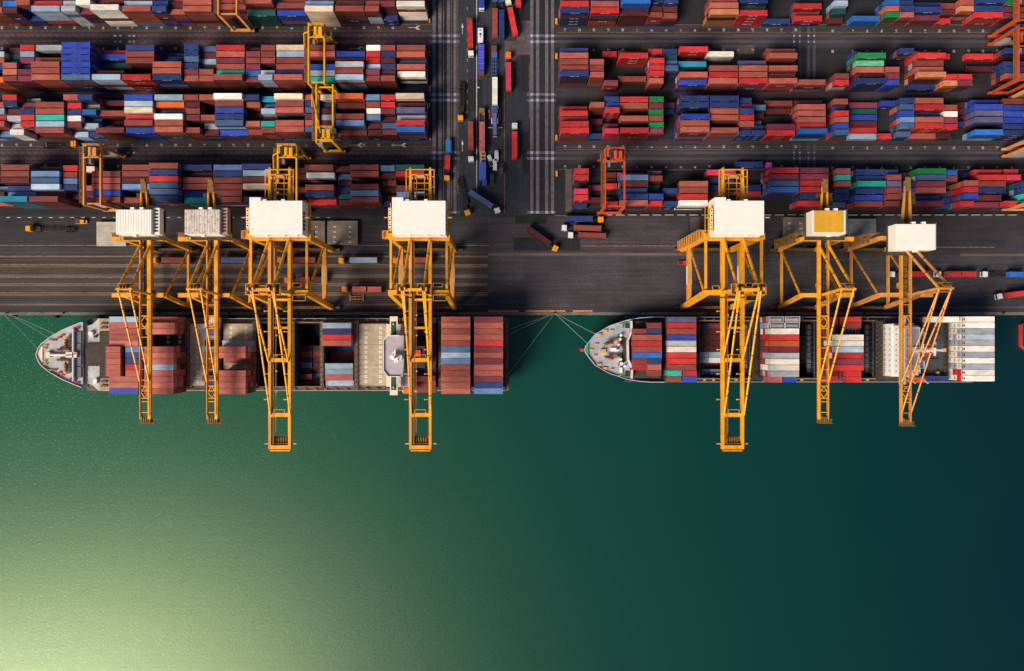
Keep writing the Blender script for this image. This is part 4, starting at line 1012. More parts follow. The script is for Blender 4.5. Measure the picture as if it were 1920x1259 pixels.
def bitts(root, pts, m, name='mooring_bitts'):
    for x, y, z in pts:
        b = MB()
        for d in (-0.45, 0.45): b.tube((x + d, y, z), (x + d, y, z + 0.7), 0.28, 8); b.tube((x + d, y, z + 0.6), (x + d, y, z + 0.75), 0.36, 8)
        b.box(x - 0.8, x + 0.8, y - 0.35, y + 0.35, z, z + 0.12)
        b.build(name, m, root)
M_BY = mat('bitts_yellow', (0.55, 0.36, 0.05), 0.5, 0.2, 0.8)
bitts(S1, [(-204, yc1 + 2.8, 9.6), (-203.6, yc1 + 4.0, 9.6), (-204, yc1 - 2.8, 9.6), (-203.6, yc1 - 4.0, 9.6), (-201.5, yc1 + 6.4, 9.6), (-201.5, yc1 - 6.6, 9.6), (-191, yc1 + 1.6, 9.6)], M_BY)
bitts(S1, [(-197.5, yc1 + 7.6, 9.6), (-196.2, yc1 + 8.6, 9.6), (-199.6, yc1 + 6.4, 9.6), (-191.2, yc1 + 11.4, 9.6), (-189.6, yc1 + 11.8, 9.6), (-197.5, yc1 - 7.8, 9.6), (-196.2, yc1 - 8.8, 9.6), (-199.6, yc1 - 6.6, 9.6), (-191.2, yc1 - 11.6, 9.6), (-189.6, yc1 - 12.2, 9.6), (-192.6, yc1 - 10.6, 9.6)], M_RED)
vt = MB().box(-185.2, -183.4, yc1 + 8.6, yc1 + 10, 8.2, 9.6); vt.build('deck_locker', M_WH, S1)
vt = MB().box(-183.0, -181.4, yc1 - 12.6, yc1 - 10.6, 8.2, 9.8); vt.build('deck_locker', M_WH, S1)
MB().tube((-182.6, yc1 + 8.0, 8.2), (-182.6, yc1 + 8.0, 9.2), 0.6, 10).build('deck_ventilator', M_DK, S1)
# hatches, open holds, lashing bridges
def hatch(root, x0, x1, yc, half, z, m, marks=(), rows=12, panels=3):
    mb = MB()
    for k in range(panels):
        a = yc - half + 2 * half * k / panels; b = yc - half + 2 * half * (k + 1) / panels
        mb.box(x0, x1, a + 0.06, b - 0.06, z - 0.9, z)
    mb.box(x0 + 0.2, x1 - 0.2, yc - half + 0.2, yc + half - 0.2, 5.8, z - 0.9)
    if marks: hatch_marks(mb, x0, x1, yc - half + 0.8, yc + half - 0.8, z + 0.006, marks, rows, 1)
    o = mb.build('hatch_cover', [m, M_WH], root)
    return o
hatch(S1, -169.6, -142.0, yc1, 14.2, 9.2, M_HATCHD, (-150.5, -145.4))
hatch(S1, -141.0, -134.6, yc1, 13.6, 9.0, M_HATCH1, (-137.8,))
hatch(S1, -134.2, -127.0, yc1, 13.6, 8.6, M_HATCHD)
hatch(S1, -126.4, -113.4, yc1, 13.6, 9.0, M_HATCH1, (-123.2, -116.6))
hatch(S1, -67.0, -54.0, yc1, 13.6, 9.0, M_HATCH1, (-64.0, -57.6))
hatch(S1, -46.0, -32.0, yc1, 14.2, 8.6, M_HATCHD)
hatch(S1, -30.4, -3.0, yc1, 14.2, 9.2, M_HATCHD)
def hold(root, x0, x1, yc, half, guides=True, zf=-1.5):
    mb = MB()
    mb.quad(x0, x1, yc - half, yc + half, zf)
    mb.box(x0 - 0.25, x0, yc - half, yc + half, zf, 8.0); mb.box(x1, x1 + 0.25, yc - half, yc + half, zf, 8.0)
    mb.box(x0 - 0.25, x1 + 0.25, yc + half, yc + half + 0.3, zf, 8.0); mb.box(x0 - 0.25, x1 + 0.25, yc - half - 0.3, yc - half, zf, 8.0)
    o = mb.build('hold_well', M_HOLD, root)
    if guides:
        n = 11
        for x in (x0 + 0.2, x1 - 0.2):
            g = MB()
            for i in range(n + 1):
                y = yc - half + 2 * half * i / n; g.box(x - 0.15, x + 0.15, y - 0.12, y + 0.12, zf, 8.2)
            g.box(x - 0.1, x + 0.1, yc - half, yc + half, 7.4, 7.7)
            g.build('cell_guide', M_PLATE, o)
    c = MB()
    for s_ in (-1, 1): c.box(x0 - 0.6, x1 + 0.6, yc + s_*(half + 0.3), yc + s_*(half + 0.8), 6.0, 8.3)
    c.build('coaming', M_LASH, o)
    return o
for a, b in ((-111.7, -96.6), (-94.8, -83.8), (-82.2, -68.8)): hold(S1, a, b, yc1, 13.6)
def lashing(root, xa, xb, yc, half, z=9.6, m=M_LASH):
    mb = MB().box(xa, xb, yc - half, yc + half, z - 0.4, z)
    n = 13
    for i in range(n + 1):
        y = yc - half + 2 * half * i / n; mb.box(xa + 0.1, xa + 0.35, y - 0.12, y + 0.12, 6, z + 1.6); mb.box(xb - 0.35, xb - 0.1, y - 0.12, y + 0.12, 6, z + 1.6)
        if i < n: mb.bar((xa + 0.3, y, z + 0.2), (xb - 0.3, y + 2 * half / n, z + 0.2), 0.16)
    for x in (xa + 0.2, xb - 0.2): mb.bar((x, yc - half, z + 1.6), (x, yc + half, z + 1.6), 0.12)
    mb.build('lashing_bridge', m, root)
for a, b in ((-142.0, -141.0), (-113.2, -111.9), (-96.4, -95.0), (-83.6, -82.3), (-68.7, -67.2), (-32.0, -30.6), (-3.2, -1.5)): lashing(S1, a, b, yc1, 14.6)
sidefit = MB()
for k in range(26):
    x = -110 + k * 2.3 * 2
    if x > -52: break
    for s_ in (-1, 1): sidefit.box(x - 0.7, x + 0.7, yc1 + s_*14.9, yc1 + s_*15.7, 6.0, 6.8)
sidefit.build('side_pedestals', M_LASH, S1)
rl = MB()
for s_ in (-1, 1): rail(rl, (-168, yc1 + s_*15.9, 6.0), (-3, yc1 + s_*15.9, 6.0), 1.1, 4.5, 0.08)
rl.build('deck_rail', M_BULW, S1)
# bridge
br = MB().box(-53.0, -43.6, yc1 - 13.2, yc1 + 13.2, 6.0, 20.0); br.build('superstructure', M_CREAMW, S1)
MB().box(-44.8, -42.9, yc1 - 13, yc1 + 13, 19.9, 20.4).build('upper_deck', M_LAV, S1)
bb = MB().prism([(-52.6, yc1 - 6.0), (-50.8, yc1 - 8.4), (-44.8, yc1 - 8.4), (-44.4, yc1 - 2.6), (-44.4, yc1 + 8.4), (-50.6, yc1 + 8.4), (-52.6, yc1 + 6.4)], 20.0, 28.0, 0, 0)
bridge = bb.build('wheelhouse', M_LAV, S1)
ww = MB().bar((-52.75, yc1 - 6.0, 26.6), (-52.75, yc1 + 6.4, 26.6), 0.12, 1.0); ww.build('wheelhouse_window', M_GLASS, bridge)
pr = MB()
for p, q in (((-52.6, -6.0), (-52.6, 6.4)), ((-52.6, 6.4), (-50.6, 8.4)), ((-52.6, -6.0), (-50.8, -8.4)), ((-50.6, 8.4), (-46, 8.4)), ((-50.8, -8.4), (-46, -8.4))): pr.bar((p[0], yc1 + p[1], 28.4), (q[0], yc1 + q[1], 28.4), 0.25, 0.9)
pr.build('parapet', M_WH, bridge)
for s_ in (-1, 1):
    wg = MB().box(-50.6, -47.4, yc1 + s_*8.4, yc1 + s_*16.3, 24.0, 25.2); wo = wg.build('bridge_wing', M_CREAMW, S1)
    MB().box(-50.1, -47.9, yc1 + s_*8.5, yc1 + s_*14.2, 25.2, 25.26).build('wing_deck', M_GDK, wo)
    MB().tube((-49, yc1 + s_*13.1, 25.26), (-49, yc1 + s_*13.1, 26.4), 0.28, 8).build('compass_repeater', M_WH, wo)
    b2 = MB().box(-46.8, -42.8, yc1 + s_*8.6, yc1 + s_*13.0, 19.6, 20.6); b2.build('side_deck', M_LAV, S1)
    lbt = MB().prism([(-46.6, yc1 + s_*15.3 - 0.9), (-46.0, yc1 + s_*15.3 - 1.1), (-41.8, yc1 + s_*15.3 - 1.1), (-40.9, yc1 + s_*15.3), (-41.8, yc1 + s_*15.3 + 1.1), (-46.0, yc1 + s_*15.3 + 1.1), (-46.6, yc1 + s_*15.3 + 0.9)], 14.6, 17.0)
    lb_ = lbt.build('lifeboat', M_LIFE, S1)
    d = MB()
    for x in (-46.4, -41.0): d.bar((x, yc1 + s_*13.2, 14), (x, yc1 + s_*15.4, 18), 0.35)
    d.build('davit', M_WH, S1)
sm = MB().tube((-47.2, yc1 - 0.4, 28), (-47.2, yc1 - 0.4, 37), 0.45, 10); sm.bar((-47.2, yc1 - 2.8, 33), (-47.2, yc1 + 2.6, 33), 0.6, 0.5).bar((-49.6, yc1 - 0.4, 31), (-44.6, yc1 - 0.4, 31), 1.2, 0.6).box(-49, -45.2, yc1 - 1.6, yc1 + 0.9, 28, 29.6)
sm.bar((-48.4, yc1 + 1.6, 30), (-46.6, yc1 - 2.4, 30), 0.9, 0.5)
sm.build('radar_mast', M_WH, S1)
fn = MB().prism([(-42.6, yc1 - 4.4), (-41.6, yc1 - 5), (-36.0, yc1 - 5), (-36.0, yc1 + 4), (-41.6, yc1 + 4), (-42.6, yc1 + 3.4)], 8.6, 26.0); fo = fn.build('funnel_casing', M_DK, S1)
ex = MB()
for y in (-1.0, 0.2): ex.tube((-41.4, yc1 + y + 1.6, 26), (-41.4, yc1 + y + 1.6, 28), 0.4, 10)
ex.build('exhaust_pipe', M_WH, fo)
MB().tube((-41.2, yc1 - 1.8, 26), (-41.2, yc1 - 1.8, 28.2), 0.95, 14, r2=0.9).build('satellite_dome', M_WH, fo)
MB().box(-39.8, -37.6, yc1 - 0.4, yc1 + 2.4, 26, 26.8).build('funnel_mark', M_RED, fo)
ck = MB().bar((-35.6, yc1 + 4.6, 21), (-35.6, yc1 - 4.4, 21), 0.5, 0.6).box(-37, -35.2, yc1 - 4.2, yc1 - 2.6, 19, 21); ck.tube((-36, yc1 - 3.4, 8.6), (-36, yc1 - 3.4, 20), 0.5, 10)
ck.build('provision_crane', M_WH, S1)
YT1, PT1 = 7.95, 2.513
ship_bay('1', 0, -163.35, YT1, PT1, 'lsrrs.....ss.', '9999900000990', 9.3)
for i, (a, b) in enumerate((('r', 'L'), ('r', 'n'), ('s', 'n'), ('r', 'R'), ('r', 'r'))):
    ship_bay('1', 0, -167.0, YT1, PT1, a, 'a', 9.3, L20, i0=5 + i); ship_bay('1', 0, -159.6, YT1, PT1, b, '9', 9.3, L20, i0=5 + i)
ship_bay('1', 0, -163.35, YT1, PT1, 'b', '9', 9.3, i0=12)
ship_bay('1', 1, -148.6, YT1, PT1, 'rss..ssslsssr', '6880099999999', 9.3)
ship_bay('1', 2, -118.2, YT1, PT1, '....gssm.....', '0000599200000', 9.3)
ship_bay('1', 2, -118.2, YT1, PT1, 'srss', '9999', 9.3, i0=9)
ship_bay('1', 3, -130.6, YT1, PT1, 'wwyL.LmrmLmb', '224204222242', 8.7, L20)
ship_bay('1', 4, -93.9+2.2, YT1 - 2.5, PT1, '...l......', '0003000000', -1.4)
ship_bay('1', 4, -92.4 + 0.1, YT1 - 2.5, PT1, '...lmrmLmrr', '00033323243', -1.4, L20); ship_bay('1', 4, -86.9, YT1 - 2.5, PT1, '...lmrmmmLR', '00033323233', -1.4, L20)
ship_bay('1', 5, -75.5, YT1 - 2.5, PT1, 'lnRrnmmllrl', 'cccc3239998', -1.4)
ship_bay('1', 6, -39.2, YT1 - 0.2, PT1, 'y.m.mmnmnmmrr', '2020232222433', 8.7)
ship_bay('1', 7, -23.7, YT1, PT1, 'rsrsrLlLrrsss', '9999999999999', 9.3)
ship_bay('1', 8, -9.9, YT1, PT1, 'MrrrRMrMssMnL', '9999999999999', 9.3)

# ---------------------------------------------------------------- the shorter ship
yc2 = -6.2
S2 = thing('container_ship', (118, yc2, WZ), 'shorter container ship with blue-grey bow deck, white superstructure and white stern containers', 'container ship')
xsB = [31.6, 32.0, 33.0, 36.2, 42.4, 49.6, 55, 60, 80, 190, 200, 204.6]
dk2 = [0.3, 1.6, 3.0, 7.0, 10.6, 13.2, 14.2, 14.5, 14.5, 14.5, 14.2, 13.6]
wl2 = [0.2, 0.3, 0.6, 1.8, 4.2, 7.6, 10.4, 12.4, 14.4, 14.5, 11.0, 8.5]
md2 = [0.2, 0.9, 1.8, 4.6, 7.8, 10.8, 12.8, 14.0, 14.5, 14.5, 13.4, 12.2]
sh_ = lambda k1, k2: [x + (k1 if i < 4 else k2 if i < 7 else 0) for i, x in enumerate(xsB)]
loft([(outline(wl2, sh_(5, 2), yc2), -6), (outline(wl2, sh_(5, 2), yc2), -2.2), (outline(md2, sh_(2, 0), yc2), 2.6), (outline(dk2, xsB, yc2), 6.2)]).build('hull', M_HULL2, S2)
MB().tube((31.0, yc2 - 0.2, -2.9), (42, yc2 - 0.2, -3.6), 0.8, 12, r2=1.8).build('bulbous_bow', M_RED, S2)
d2 = MB().quad(50, 204.2, yc2 + 12.4, yc2 + 14.4, 6.0).quad(50, 204.2, yc2 - 14.4, yc2 - 12.4, 6.0)
for a, b in ((50, 82), (105.0, 121.5), (133.6, 149.2), (159.4, 204.2)): d2.quad(a, b, yc2 - 12.4, yc2 + 12.4, 5.99)
d2.build('main_deck', mat('main_deck_charcoal', (0.045, 0.047, 0.055), 0.8, 0.35, 0.5, rust=0.2), S2)
f2x = [31.8, 32.3, 33.2, 36.4, 42.6, 49.8, 51.6]; f2h = [0.2, 1.5, 2.8, 6.8, 10.4, 12.8, 13.2]
p2 = outline(f2h, f2x, yc2)
MB().prism(p2, 5.0, 8.6).build('forecastle_deck', M_DECK2, S2)
bw = MB()
for i in range(len(p2) - 1):
    p, q = p2[i], p2[i + 1]; bw.bar((p[0], p[1], 9.1), (q[0], q[1], 9.1), 0.22, 1.0)
for s_ in (-1, 1):
    pts = [(51.6, 13.2), (56, 13.9), (60.5, 14.25), (67, 14.3)]
    for a, b in zip(pts, pts[1:]): bw.bar((a[0], yc2 + s_*a[1], 7.6), (b[0], yc2 + s_*b[1], 7.6), 0.3, 2.4)
bw.build('bulwark', mat('bulwark_blue_white', (0.40, 0.45, 0.66), 0.6, 0.12, 0.5), S2)
MB().prism(outline([0.2, 1.4, 2.9], [31.9, 32.4, 33.4], yc2), 8.6, 9.5).build('bow_platform', mat('bow_green', (0.03, 0.30, 0.10), 0.6, 0.15, 0.6), S2)
bk = MB()
bpts = [(52.2, -12.6), (52.4, -8.0), (50.6, -4.2), (50.4, 4.0), (52.2, 8.4), (52.0, 12.6)]
for a, b in zip(bpts, bpts[1:]): bk.bar((a[0], yc2 + a[1], 9.8), (b[0], yc2 + b[1], 9.8), 0.7, 2.6)
bk.build('breakwater', mat('breakwater_pink_white', (0.62, 0.55, 0.58), 0.6, 0.1, 0.5), S2)
MB().prism([(46.5, yc2 - 7), (50.2, yc2 - 5), (50.2, yc2 + 5), (46.5, yc2 + 7), (48.6, yc2)], 8.6, 8.75).build('winch_pit', M_DK, S2)
winch('mooring_winch', S2, 42.4, yc2 + 3.0, 0.2, M_WRUST, M_WINCH); winch('mooring_winch', S2, 42.4, yc2 - 3.4, -0.2, M_WRUST, M_WINCH)
MB().box(38.8, 41.0, yc2 - 1.4, yc2 + 0.2, 8.6, 9.8).build('anchor_locker', M_WINCH, S2)
fm2 = MB().box(43.0, 46.4, yc2 - 0.8, yc2 + 0.8, 8.6, 9.6); fm2.tube((45.6, yc2, 9.6), (45.6, yc2, 17), 0.5, 10, r2=0.25).tube((42.6, yc2, 9.4), (44, yc2, 9.4), 0.3, 8); fm2.build('foremast', M_WH, S2)
for k, (x, y, r_) in enumerate(((47.6, 6.3, .7), (47.2, 4.6, .7), (47.4, -4.2, .7), (47.8, -6.0, .75), (46.6, 2.2, .6), (49.2, -7.2, .6))):
    c = MB().tube((x, yc2 + y, 8.6), (x, yc2 + y, 9.9), r_ * 0.6, 10); c.tube((x, yc2 + y, 9.9), (x, yc2 + y, 10.5), r_, 12, r2=r_ * 0.8); c.build('cowl_ventilator', M_WH, S2)
MB().box(46.6, 47.6, yc2 + 2.4, yc2 + 3.6, 8.6, 9.8).build('rope_reel', M_RED, S2); MB().box(46.6, 47.8, yc2 - 3.2, yc2 - 2.0, 8.6, 9.8).build('rope_reel', M_GDK, S2)
MB().box(47.2, 48.2, yc2 - 10.0, yc2 - 7.8, 8.6, 9.9).build('deck_locker', M_WH, S2)
bitts(S2, [(37.0, yc2 + 2.4, 8.6), (36.4, yc2 - 2.6, 8.6), (43.6, yc2 + 8.4, 8.6), (43.8, yc2 - 8.6, 8.6), (34.6, yc2, 8.6), (47, yc2 + 11.2, 8.6), (47, yc2 - 11.4, 8.6)], M_BY)
for s_ in (-1, 1):
    for x, y in ((38.2, 6.6), (40.8, 8.2)):
        f_ = MB().box(x - 1.0, x + 1.0, yc2 + s_*y - 0.55, yc2 + s_*y + 0.55, 8.6, 9.3); f_.build('roller_fairlead', M_WINCH, S2)
    gp = MB().box(49.6, 51.4, yc2 + s_*9.4, yc2 + s_*11.6, 8.6, 9.0); gp.build('deck_hatch', M_DK, S2)
    gr = MB().bar((48.6, yc2 + s_*11.9, 9.0), (51.2, yc2 + s_*11.9, 9.0), 0.4).bar((48.6, yc2 + s_*9.4, 9.0), (48.6, yc2 + s_*11.9, 9.0), 0.4); gr.build('hatch_guard', mat('guard_green', (0.04, 0.26, 0.08), 0.6, 0.1, 1.0), S2)
hatch(S2, 53.5, 81, yc2, 12.6, 8.8, M_HATCHD)
hatch(S2, 108.6, 121.2, yc2, 12.6, 8.8, M_HATCHD); hatch(S2, 136.4, 149, yc2, 12.6, 8.8, M_HATCHD); hatch(S2, 180, 203, yc2, 12.2, 7.8, mat('aft_hatch_slate', (0.055, 0.065, 0.08), 0.75, 0.25, 0.5, rust=0.15))
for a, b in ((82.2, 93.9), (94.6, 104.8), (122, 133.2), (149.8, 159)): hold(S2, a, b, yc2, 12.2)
M_LASHD = mat('lashing_bridge_dark', (0.055, 0.043, 0.036), 0.75, 0.4, 0.6, rust=0.3)
for x in (83.2, 104.0, 132.2, 158.0):
    g = MB()
    if x > 90:
        for i in range(9): g.box(x - 0.7, x + 0.7, yc2 - 10 + i * 2.5 - 1.1, yc2 - 10 + i * 2.5 + 1.1, 3.0, 4.2)
        g.build('cell_plates', M_PLATE, S2)
for a, b in ((105.2, 107.6), (133.7, 135.6), (159.6, 162.4), (64.8, 66.4), (189.5, 190.6)): lashing(S2, a, b, yc2, 12.6, 8.8, M_LASHD)
sf = MB()
for x in (85, 89, 99, 112, 124, 128, 138, 152, 157): 
    for s_ in (-1, 1): sf.box(x - 0.5, x + 0.5, yc2 + s_*13.0, yc2 + s_*13.8, 6.0, 6.9)
sf.build('side_vents', M_WINCH, S2)
rl = MB()
for s_ in (-1, 1): rail(rl, (68, yc2 + s_*14.3, 6.0), (203, yc2 + s_*14.3, 6.0), 1.1, 4.5, 0.08)
rl.build('deck_rail', M_BULW, S2)
# superstructure: tiers stepping back
T = MB().box(163, 172, yc2 - 11.4, yc2 + 11.2, 6.0, 15.0); sup = T.build('superstructure', M_WH, S2)
MB().box(163.4, 171.4, yc2 - 10.6, yc2 + 10.4, 15.0, 20.0).build('upper_house', M_WH, S2)
wd = MB()
for z in (9.5, 13.0, 17.4):
    for k in range(9):
        y = yc2 - 9 + k * 2.25; xx = 163 if z < 15 else 163.4
        wd.box(xx - 0.05, xx + 0.02, y - 0.25, y + 0.25, z, z + 0.6)
wd.build('cabin_window', M_GLASS, sup)
wh = MB().box(163.2, 169.6, yc2 - 8.8, yc2 + 9.6, 20.0, 24.2); who = wh.build('wheelhouse', M_WH, S2)
MB().box(163.8, 169.2, yc2 - 8.2, yc2 + 9.0, 24.2, 24.3).build('wheelhouse_roof', M_LAV, who)
w2 = MB()
for k in range(8): w2.box(163.12, 163.2, yc2 - 8.2 + k * 2.25, yc2 - 6.3 + k * 2.25, 21.8, 23.2)
w2.build('wheelhouse_window', M_GLASS, who)
for s_ in (-1, 1):
    wg = MB().box(163.2, 165.6, yc2 + s_*9.2, yc2 + s_*14.4, 20.0, 21.2); wg.build('bridge_wing', M_CREAMW, S2)
    for k, (x, y, sx, sy, z) in enumerate(((172.2, 8.6, 4.8, 2.6, 15), (173.4, 6.2, 3.0, 3.0, 17.4), (172.0, 10.4, 3.2, 2.0, 12))):
        dk_ = MB().box(x - sx/2, x + sx/2, yc2 + s_*y - sy/2, yc2 + s_*y + sy/2, z - 0.4, z); od = dk_.build('side_deck', M_BLD, S2)
        rr = MB(); c = [(x - sx/2, yc2 + s_*y - sy/2, z), (x + sx/2, yc2 + s_*y - sy/2, z), (x + sx/2, yc2 + s_*y + sy/2, z), (x - sx/2, yc2 + s_*y + sy/2, z)]
        for i in range(4): rail(rr, c[i], c[(i + 1) % 4], 1.1, 1.6, 0.1)
        rr.build('rail', M_WH, od)
lfb = MB().prism([(171.0, yc2 - 13.4), (172, yc2 - 14.0), (176.4, yc2 - 14.0), (177.4, yc2 - 12.9), (176.4, yc2 - 11.8), (172, yc2 - 11.8), (171.0, yc2 - 12.4)], 12.8, 15.4)
lfb.build('lifeboat', M_LIFE, S2)
dv = MB()
for x in (171.6, 177.0): dv.bar((x, yc2 - 11.4, 12), (x + 0.6, yc2 - 14.2, 16.6), 0.4)
dv.build('davit', M_WH, S2)
MB().box(170, 180.5, yc2 - 7.5, yc2 + 8.5, 6, 12.0).build('engine_casing', mat('casing_slate', (0.10, 0.11, 0.14), 0.7, 0.2, 0.5), S2)
fn2 = MB().prism([(172.6, yc2 - 2.4), (176.6, yc2 - 2.4), (178, yc2 - 1.2), (178, yc2 + 1.4), (176.6, yc2 + 2.6), (172.6, yc2 + 2.6)], 12, 20.0); f2o = fn2.build('funnel', M_RED, S2)
MB().box(172.2, 178.4, yc2 - 0.9, yc2 + 1.0, 20.0, 21.0).build('funnel_cap', M_WH, f2o)
m2 = MB().tube((167.4, yc2 + 0.2, 24.3), (167.4, yc2 + 0.2, 34), 0.45, 10, r2=0.25); m2.bar((167.4, yc2 - 2.4, 30), (167.4, yc2 + 2.8, 30), 0.5).box(166.2, 168.6, yc2 - 1.2, yc2 + 1.4, 24.3, 25.6); m2.build('radar_mast', M_WH, S2)
k2 = MB().bar((179.2, yc2 - 2.4, 18.5), (179.4, yc2 + 3.4, 18.5), 0.7, 0.7).bar((174, yc2 + 0.1, 21.4), (182, yc2 - 0.1, 19), 0.8, 0.8); k2.tube((179.4, yc2, 8), (179.4, yc2, 18), 0.5, 10); k2.build('provision_crane', M_WH, S2)
MB().box(182, 183.6, yc2 - 0.7, yc2 + 0.7, 18.4, 19.4).build('crane_head', mat('peach_paint', (0.65, 0.35, 0.20), 0.6, 0.1, 1), S2)
sdk = MB()
for y in (7.2, -9.8, -4.2): sdk.bar((182, yc2 + y, 8.2), (187, yc2 + y - 0.2, 8.2), 0.35, 0.3)
sdk.build('deck_pipes', M_WRUST, S2)
MB().tube((186.6, yc2 - 10.2, 7.8), (186.6, yc2 - 10.2, 9.0), 0.7, 10).build('deck_ventilator', M_WINCH, S2)
YT2, PT2 = 8.05, 2.565
for i, (a, b, l40) in enumerate(((None, None, None), (None, 'r', None), ('r', 'n', None), (None, None, 's'), (None, None, 'R'), (None, None, 'r'), (None, None, 'k'), ('r', 'n', None), ('R', 's', None), (None, 'r', None))):
    if l40: ship_bay('2', 0, 58.3, YT2, PT2, l40, '5', 8.8, i0=i)
    if a: ship_bay('2', 0, 55.0, YT2, PT2, a, '4', 8.8, L20, i0=i)
    if b: ship_bay('2', 0, 61.3, YT2, PT2, b, '4', 8.8, L20, i0=i)
ship_bay('2', 1, 73.1, YT2, PT2, 'vRrbgwRRr', '555555555', 8.8)
for i, (a, b) in enumerate((('t', 'R'), ('r', 'b'))): ship_bay('2', 1, 69.8, YT2, PT2, a, '5', 8.8, L20, i0=9 + i); ship_bay('2', 1, 76.4, YT2, PT2, b, '5', 8.8, L20, i0=9 + i)
ship_bay('2', 2, 85.2, YT2 - 2.6, PT2, 'nmmmmllmy', '323223314', -1.4, L20); ship_bay('2', 2, 91.4, YT2 - 2.6, PT2, 'rmmmmlwml', '323223314', -1.4, L20)
ship_bay('2', 3, 114.9, YT2, PT2, '..wRoMgwwg', '0099999999', 8.8, mixl='RRRRrw')
for i, (a, b) in enumerate((('s', 'b'),)): ship_bay('2', 3, 112.0, YT2, PT2, a, '7', 8.8, L20, i0=10); ship_bay('2', 3, 118.4, YT2, PT2, b, '6', 8.8, L20, i0=10)
ship_bay('2', 4, 142.7, YT2, PT2, '...wwlRMR', '000888888', 8.8, mixl='RRRw')
for i, c in ((0, 'R'), (1, 'r'), (9, 'R'), (10, 'R')): ship_bay('2', 4, 145.6, YT2, PT2, c, '7', 8.8, L20, i0=i)
for i, c in ((0, 'm'), (1, 'm'), (2, 'm'), (9, 'm'), (10, 'R')): ship_bay('2', 4, 138.4, YT2, PT2, c, '3', 8.8, L20, i0=i)
ship_bay('2', 4, 145.6, YT2, PT2, 'G', '4', 8.8, L20, i0=2)
ship_bay('2', 5, 184.2, YT2, PT2, 'w', '7', 8.8); ship_bay('2', 5, 184.2, YT2, PT2, 'n', '2', 8.0, i0=10)
for i, c in enumerate('wwqqgwqwqww'):
    put_stack(197.6, row_y(YT2, 2.5, i), L40, c, 9, ('2', 'ship', 6, i), 8.3, 'R' if i in (4, 9, 10) else 'we', True)
# tank containers and the flat rack on the shorter ship
M_TANK = mat('tank_steel', (0.30, 0.29, 0.36), 0.4, 0.2, 0.8, 0.5)
def tank_container(x, y, z, label, col=M_TANK):
    t = thing('tank_container', (x, y, z), label, 'tank container', 'tank containers')
    f_ = MB()
    for sx in (-1, 1):
        for sy in (-1, 1): f_.box(x + sx*3.03, x + sx*2.88, y + sy*1.2, y + sy*1.06, z, z + 2.59)
        for zz in (0.07, 2.5): f_.box(x + sx*3.03, x + sx*2.88, y - 1.2, y + 1.2, z + zz - 0.07, z + zz + 0.07)
    for sy in (-1, 1):
        for zz in (0.07, 2.5): f_.box(x - 3.0, x + 3.0, y + sy*1.2, y + sy*1.08, z + zz - 0.06, z + zz + 0.06)
    f_.build('frame', M_WH, t)
    b = MB().tube((x - 2.6, y, z + 1.3), (x + 2.6, y, z + 1.3), 1.1, 20); b.tube((x - 2.9, y, z + 1.3), (x - 2.6, y, z + 1.3), 0.7, 20, r2=1.1); b.tube((x + 2.6, y, z + 1.3), (x + 2.9, y, z + 1.3), 1.1, 20, r2=0.7)
    b.build('tank', col, t)
    MB().box(x - 2.2, x + 2.2, y - 0.25, y + 0.25, z + 2.38, z + 2.44).tube((x, y, z + 2.3), (x, y, z + 2.56), 0.3, 10).build('manhole_walkway', M_LAV, t)
tank_container(111.4, row_y(YT2, PT2, 0), 17.6, 'grey tank container at the quay side of the shorter ship, bow end of the pair')
tank_container(118.4, row_y(YT2, PT2, 0), 17.6, 'grey tank container at the quay side of the shorter ship, stern end of the pair')
tank_container(112.0, row_y(YT2, PT2, 1), 17.6, 'grey tank container beside the white container, one row in from the quay')
tank_container(118.2, row_y(YT2, PT2, 1), 17.6, 'blue-framed tank container beside the white container with a dark vent panel', mat('tank_blue', (0.14, 0.18, 0.30), 0.4, 0.2, 0.8))
for x in (111.6, 118.3):
    for i in (0, 1):
        for t in range(3): LOWER.append((x, row_y(YT2, PT2, i), 8.8 + t * 2.92, L20, 2.88, rnd.choice('rRlwg'), False))
fr = thing('flat_rack', (145.6, row_y(YT2, PT2, 2), 14.3), 'dark open flat rack frame beside the white containers of the shorter ship', 'flat rack')
yy = row_y(YT2, PT2, 2); m_ = MB().box(142.6, 148.6, yy - 1.2, yy + 1.2, 14.3, 14.6)
for k in range(5): m_.box(142.6 + k * 1.45, 142.8 + k * 1.45, yy - 1.2, yy + 1.2, 15.8, 16.0)
for s_ in (-1, 0, 1): m_.box(142.6, 148.6, yy + s_*1.12 - 0.08, yy + s_*1.12 + 0.08, 15.8, 16.0)
m_.build('rack_frame', M_GUIDE, fr)
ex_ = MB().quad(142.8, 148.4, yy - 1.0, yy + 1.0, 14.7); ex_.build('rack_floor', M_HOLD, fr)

# ---------------------------------------------------------------- third ship at the edge
S3 = thing('cargo_ship', (250, -0.5, WZ), 'red hulled ship showing only its end beyond the white stern containers', 'ship')
o3 = [(230.8, 4.9), (231.4, 5.5), (300, 5.5), (300, -7.4), (234.5, -7.4), (233.0, -6.6), (230.8, -4.6)]
M_BRED = mat('hull_red', (0.40, 0.035, 0.03), 0.55, 0.15, 0.3)
loft([([(x + 0.6, y * 0.95) for x, y in o3], -5), ([(x, y) for x, y in o3], -3.2), (o3, -0.9)]).build('hull', M_BRED, S3)
MB().poly([(231.3, 4.6), (231.8, 5.0), (299, 5.0), (299, -6.9), (234.6, -6.9), (233.2, -6.1), (231.3, -4.3)], -1.1).build('deck', M_HOLD, S3)
MB().box(232.2, 233.4, -2.5, 2.2, -1.1, -0.3).build('deck_hatch', M_GDK, S3)
b3 = MB()
for p, q in zip(o3, o3[1:] + o3[:1]): b3.bar((p[0], p[1], -0.8), (q[0], q[1], -0.8), 0.25, 0.5)
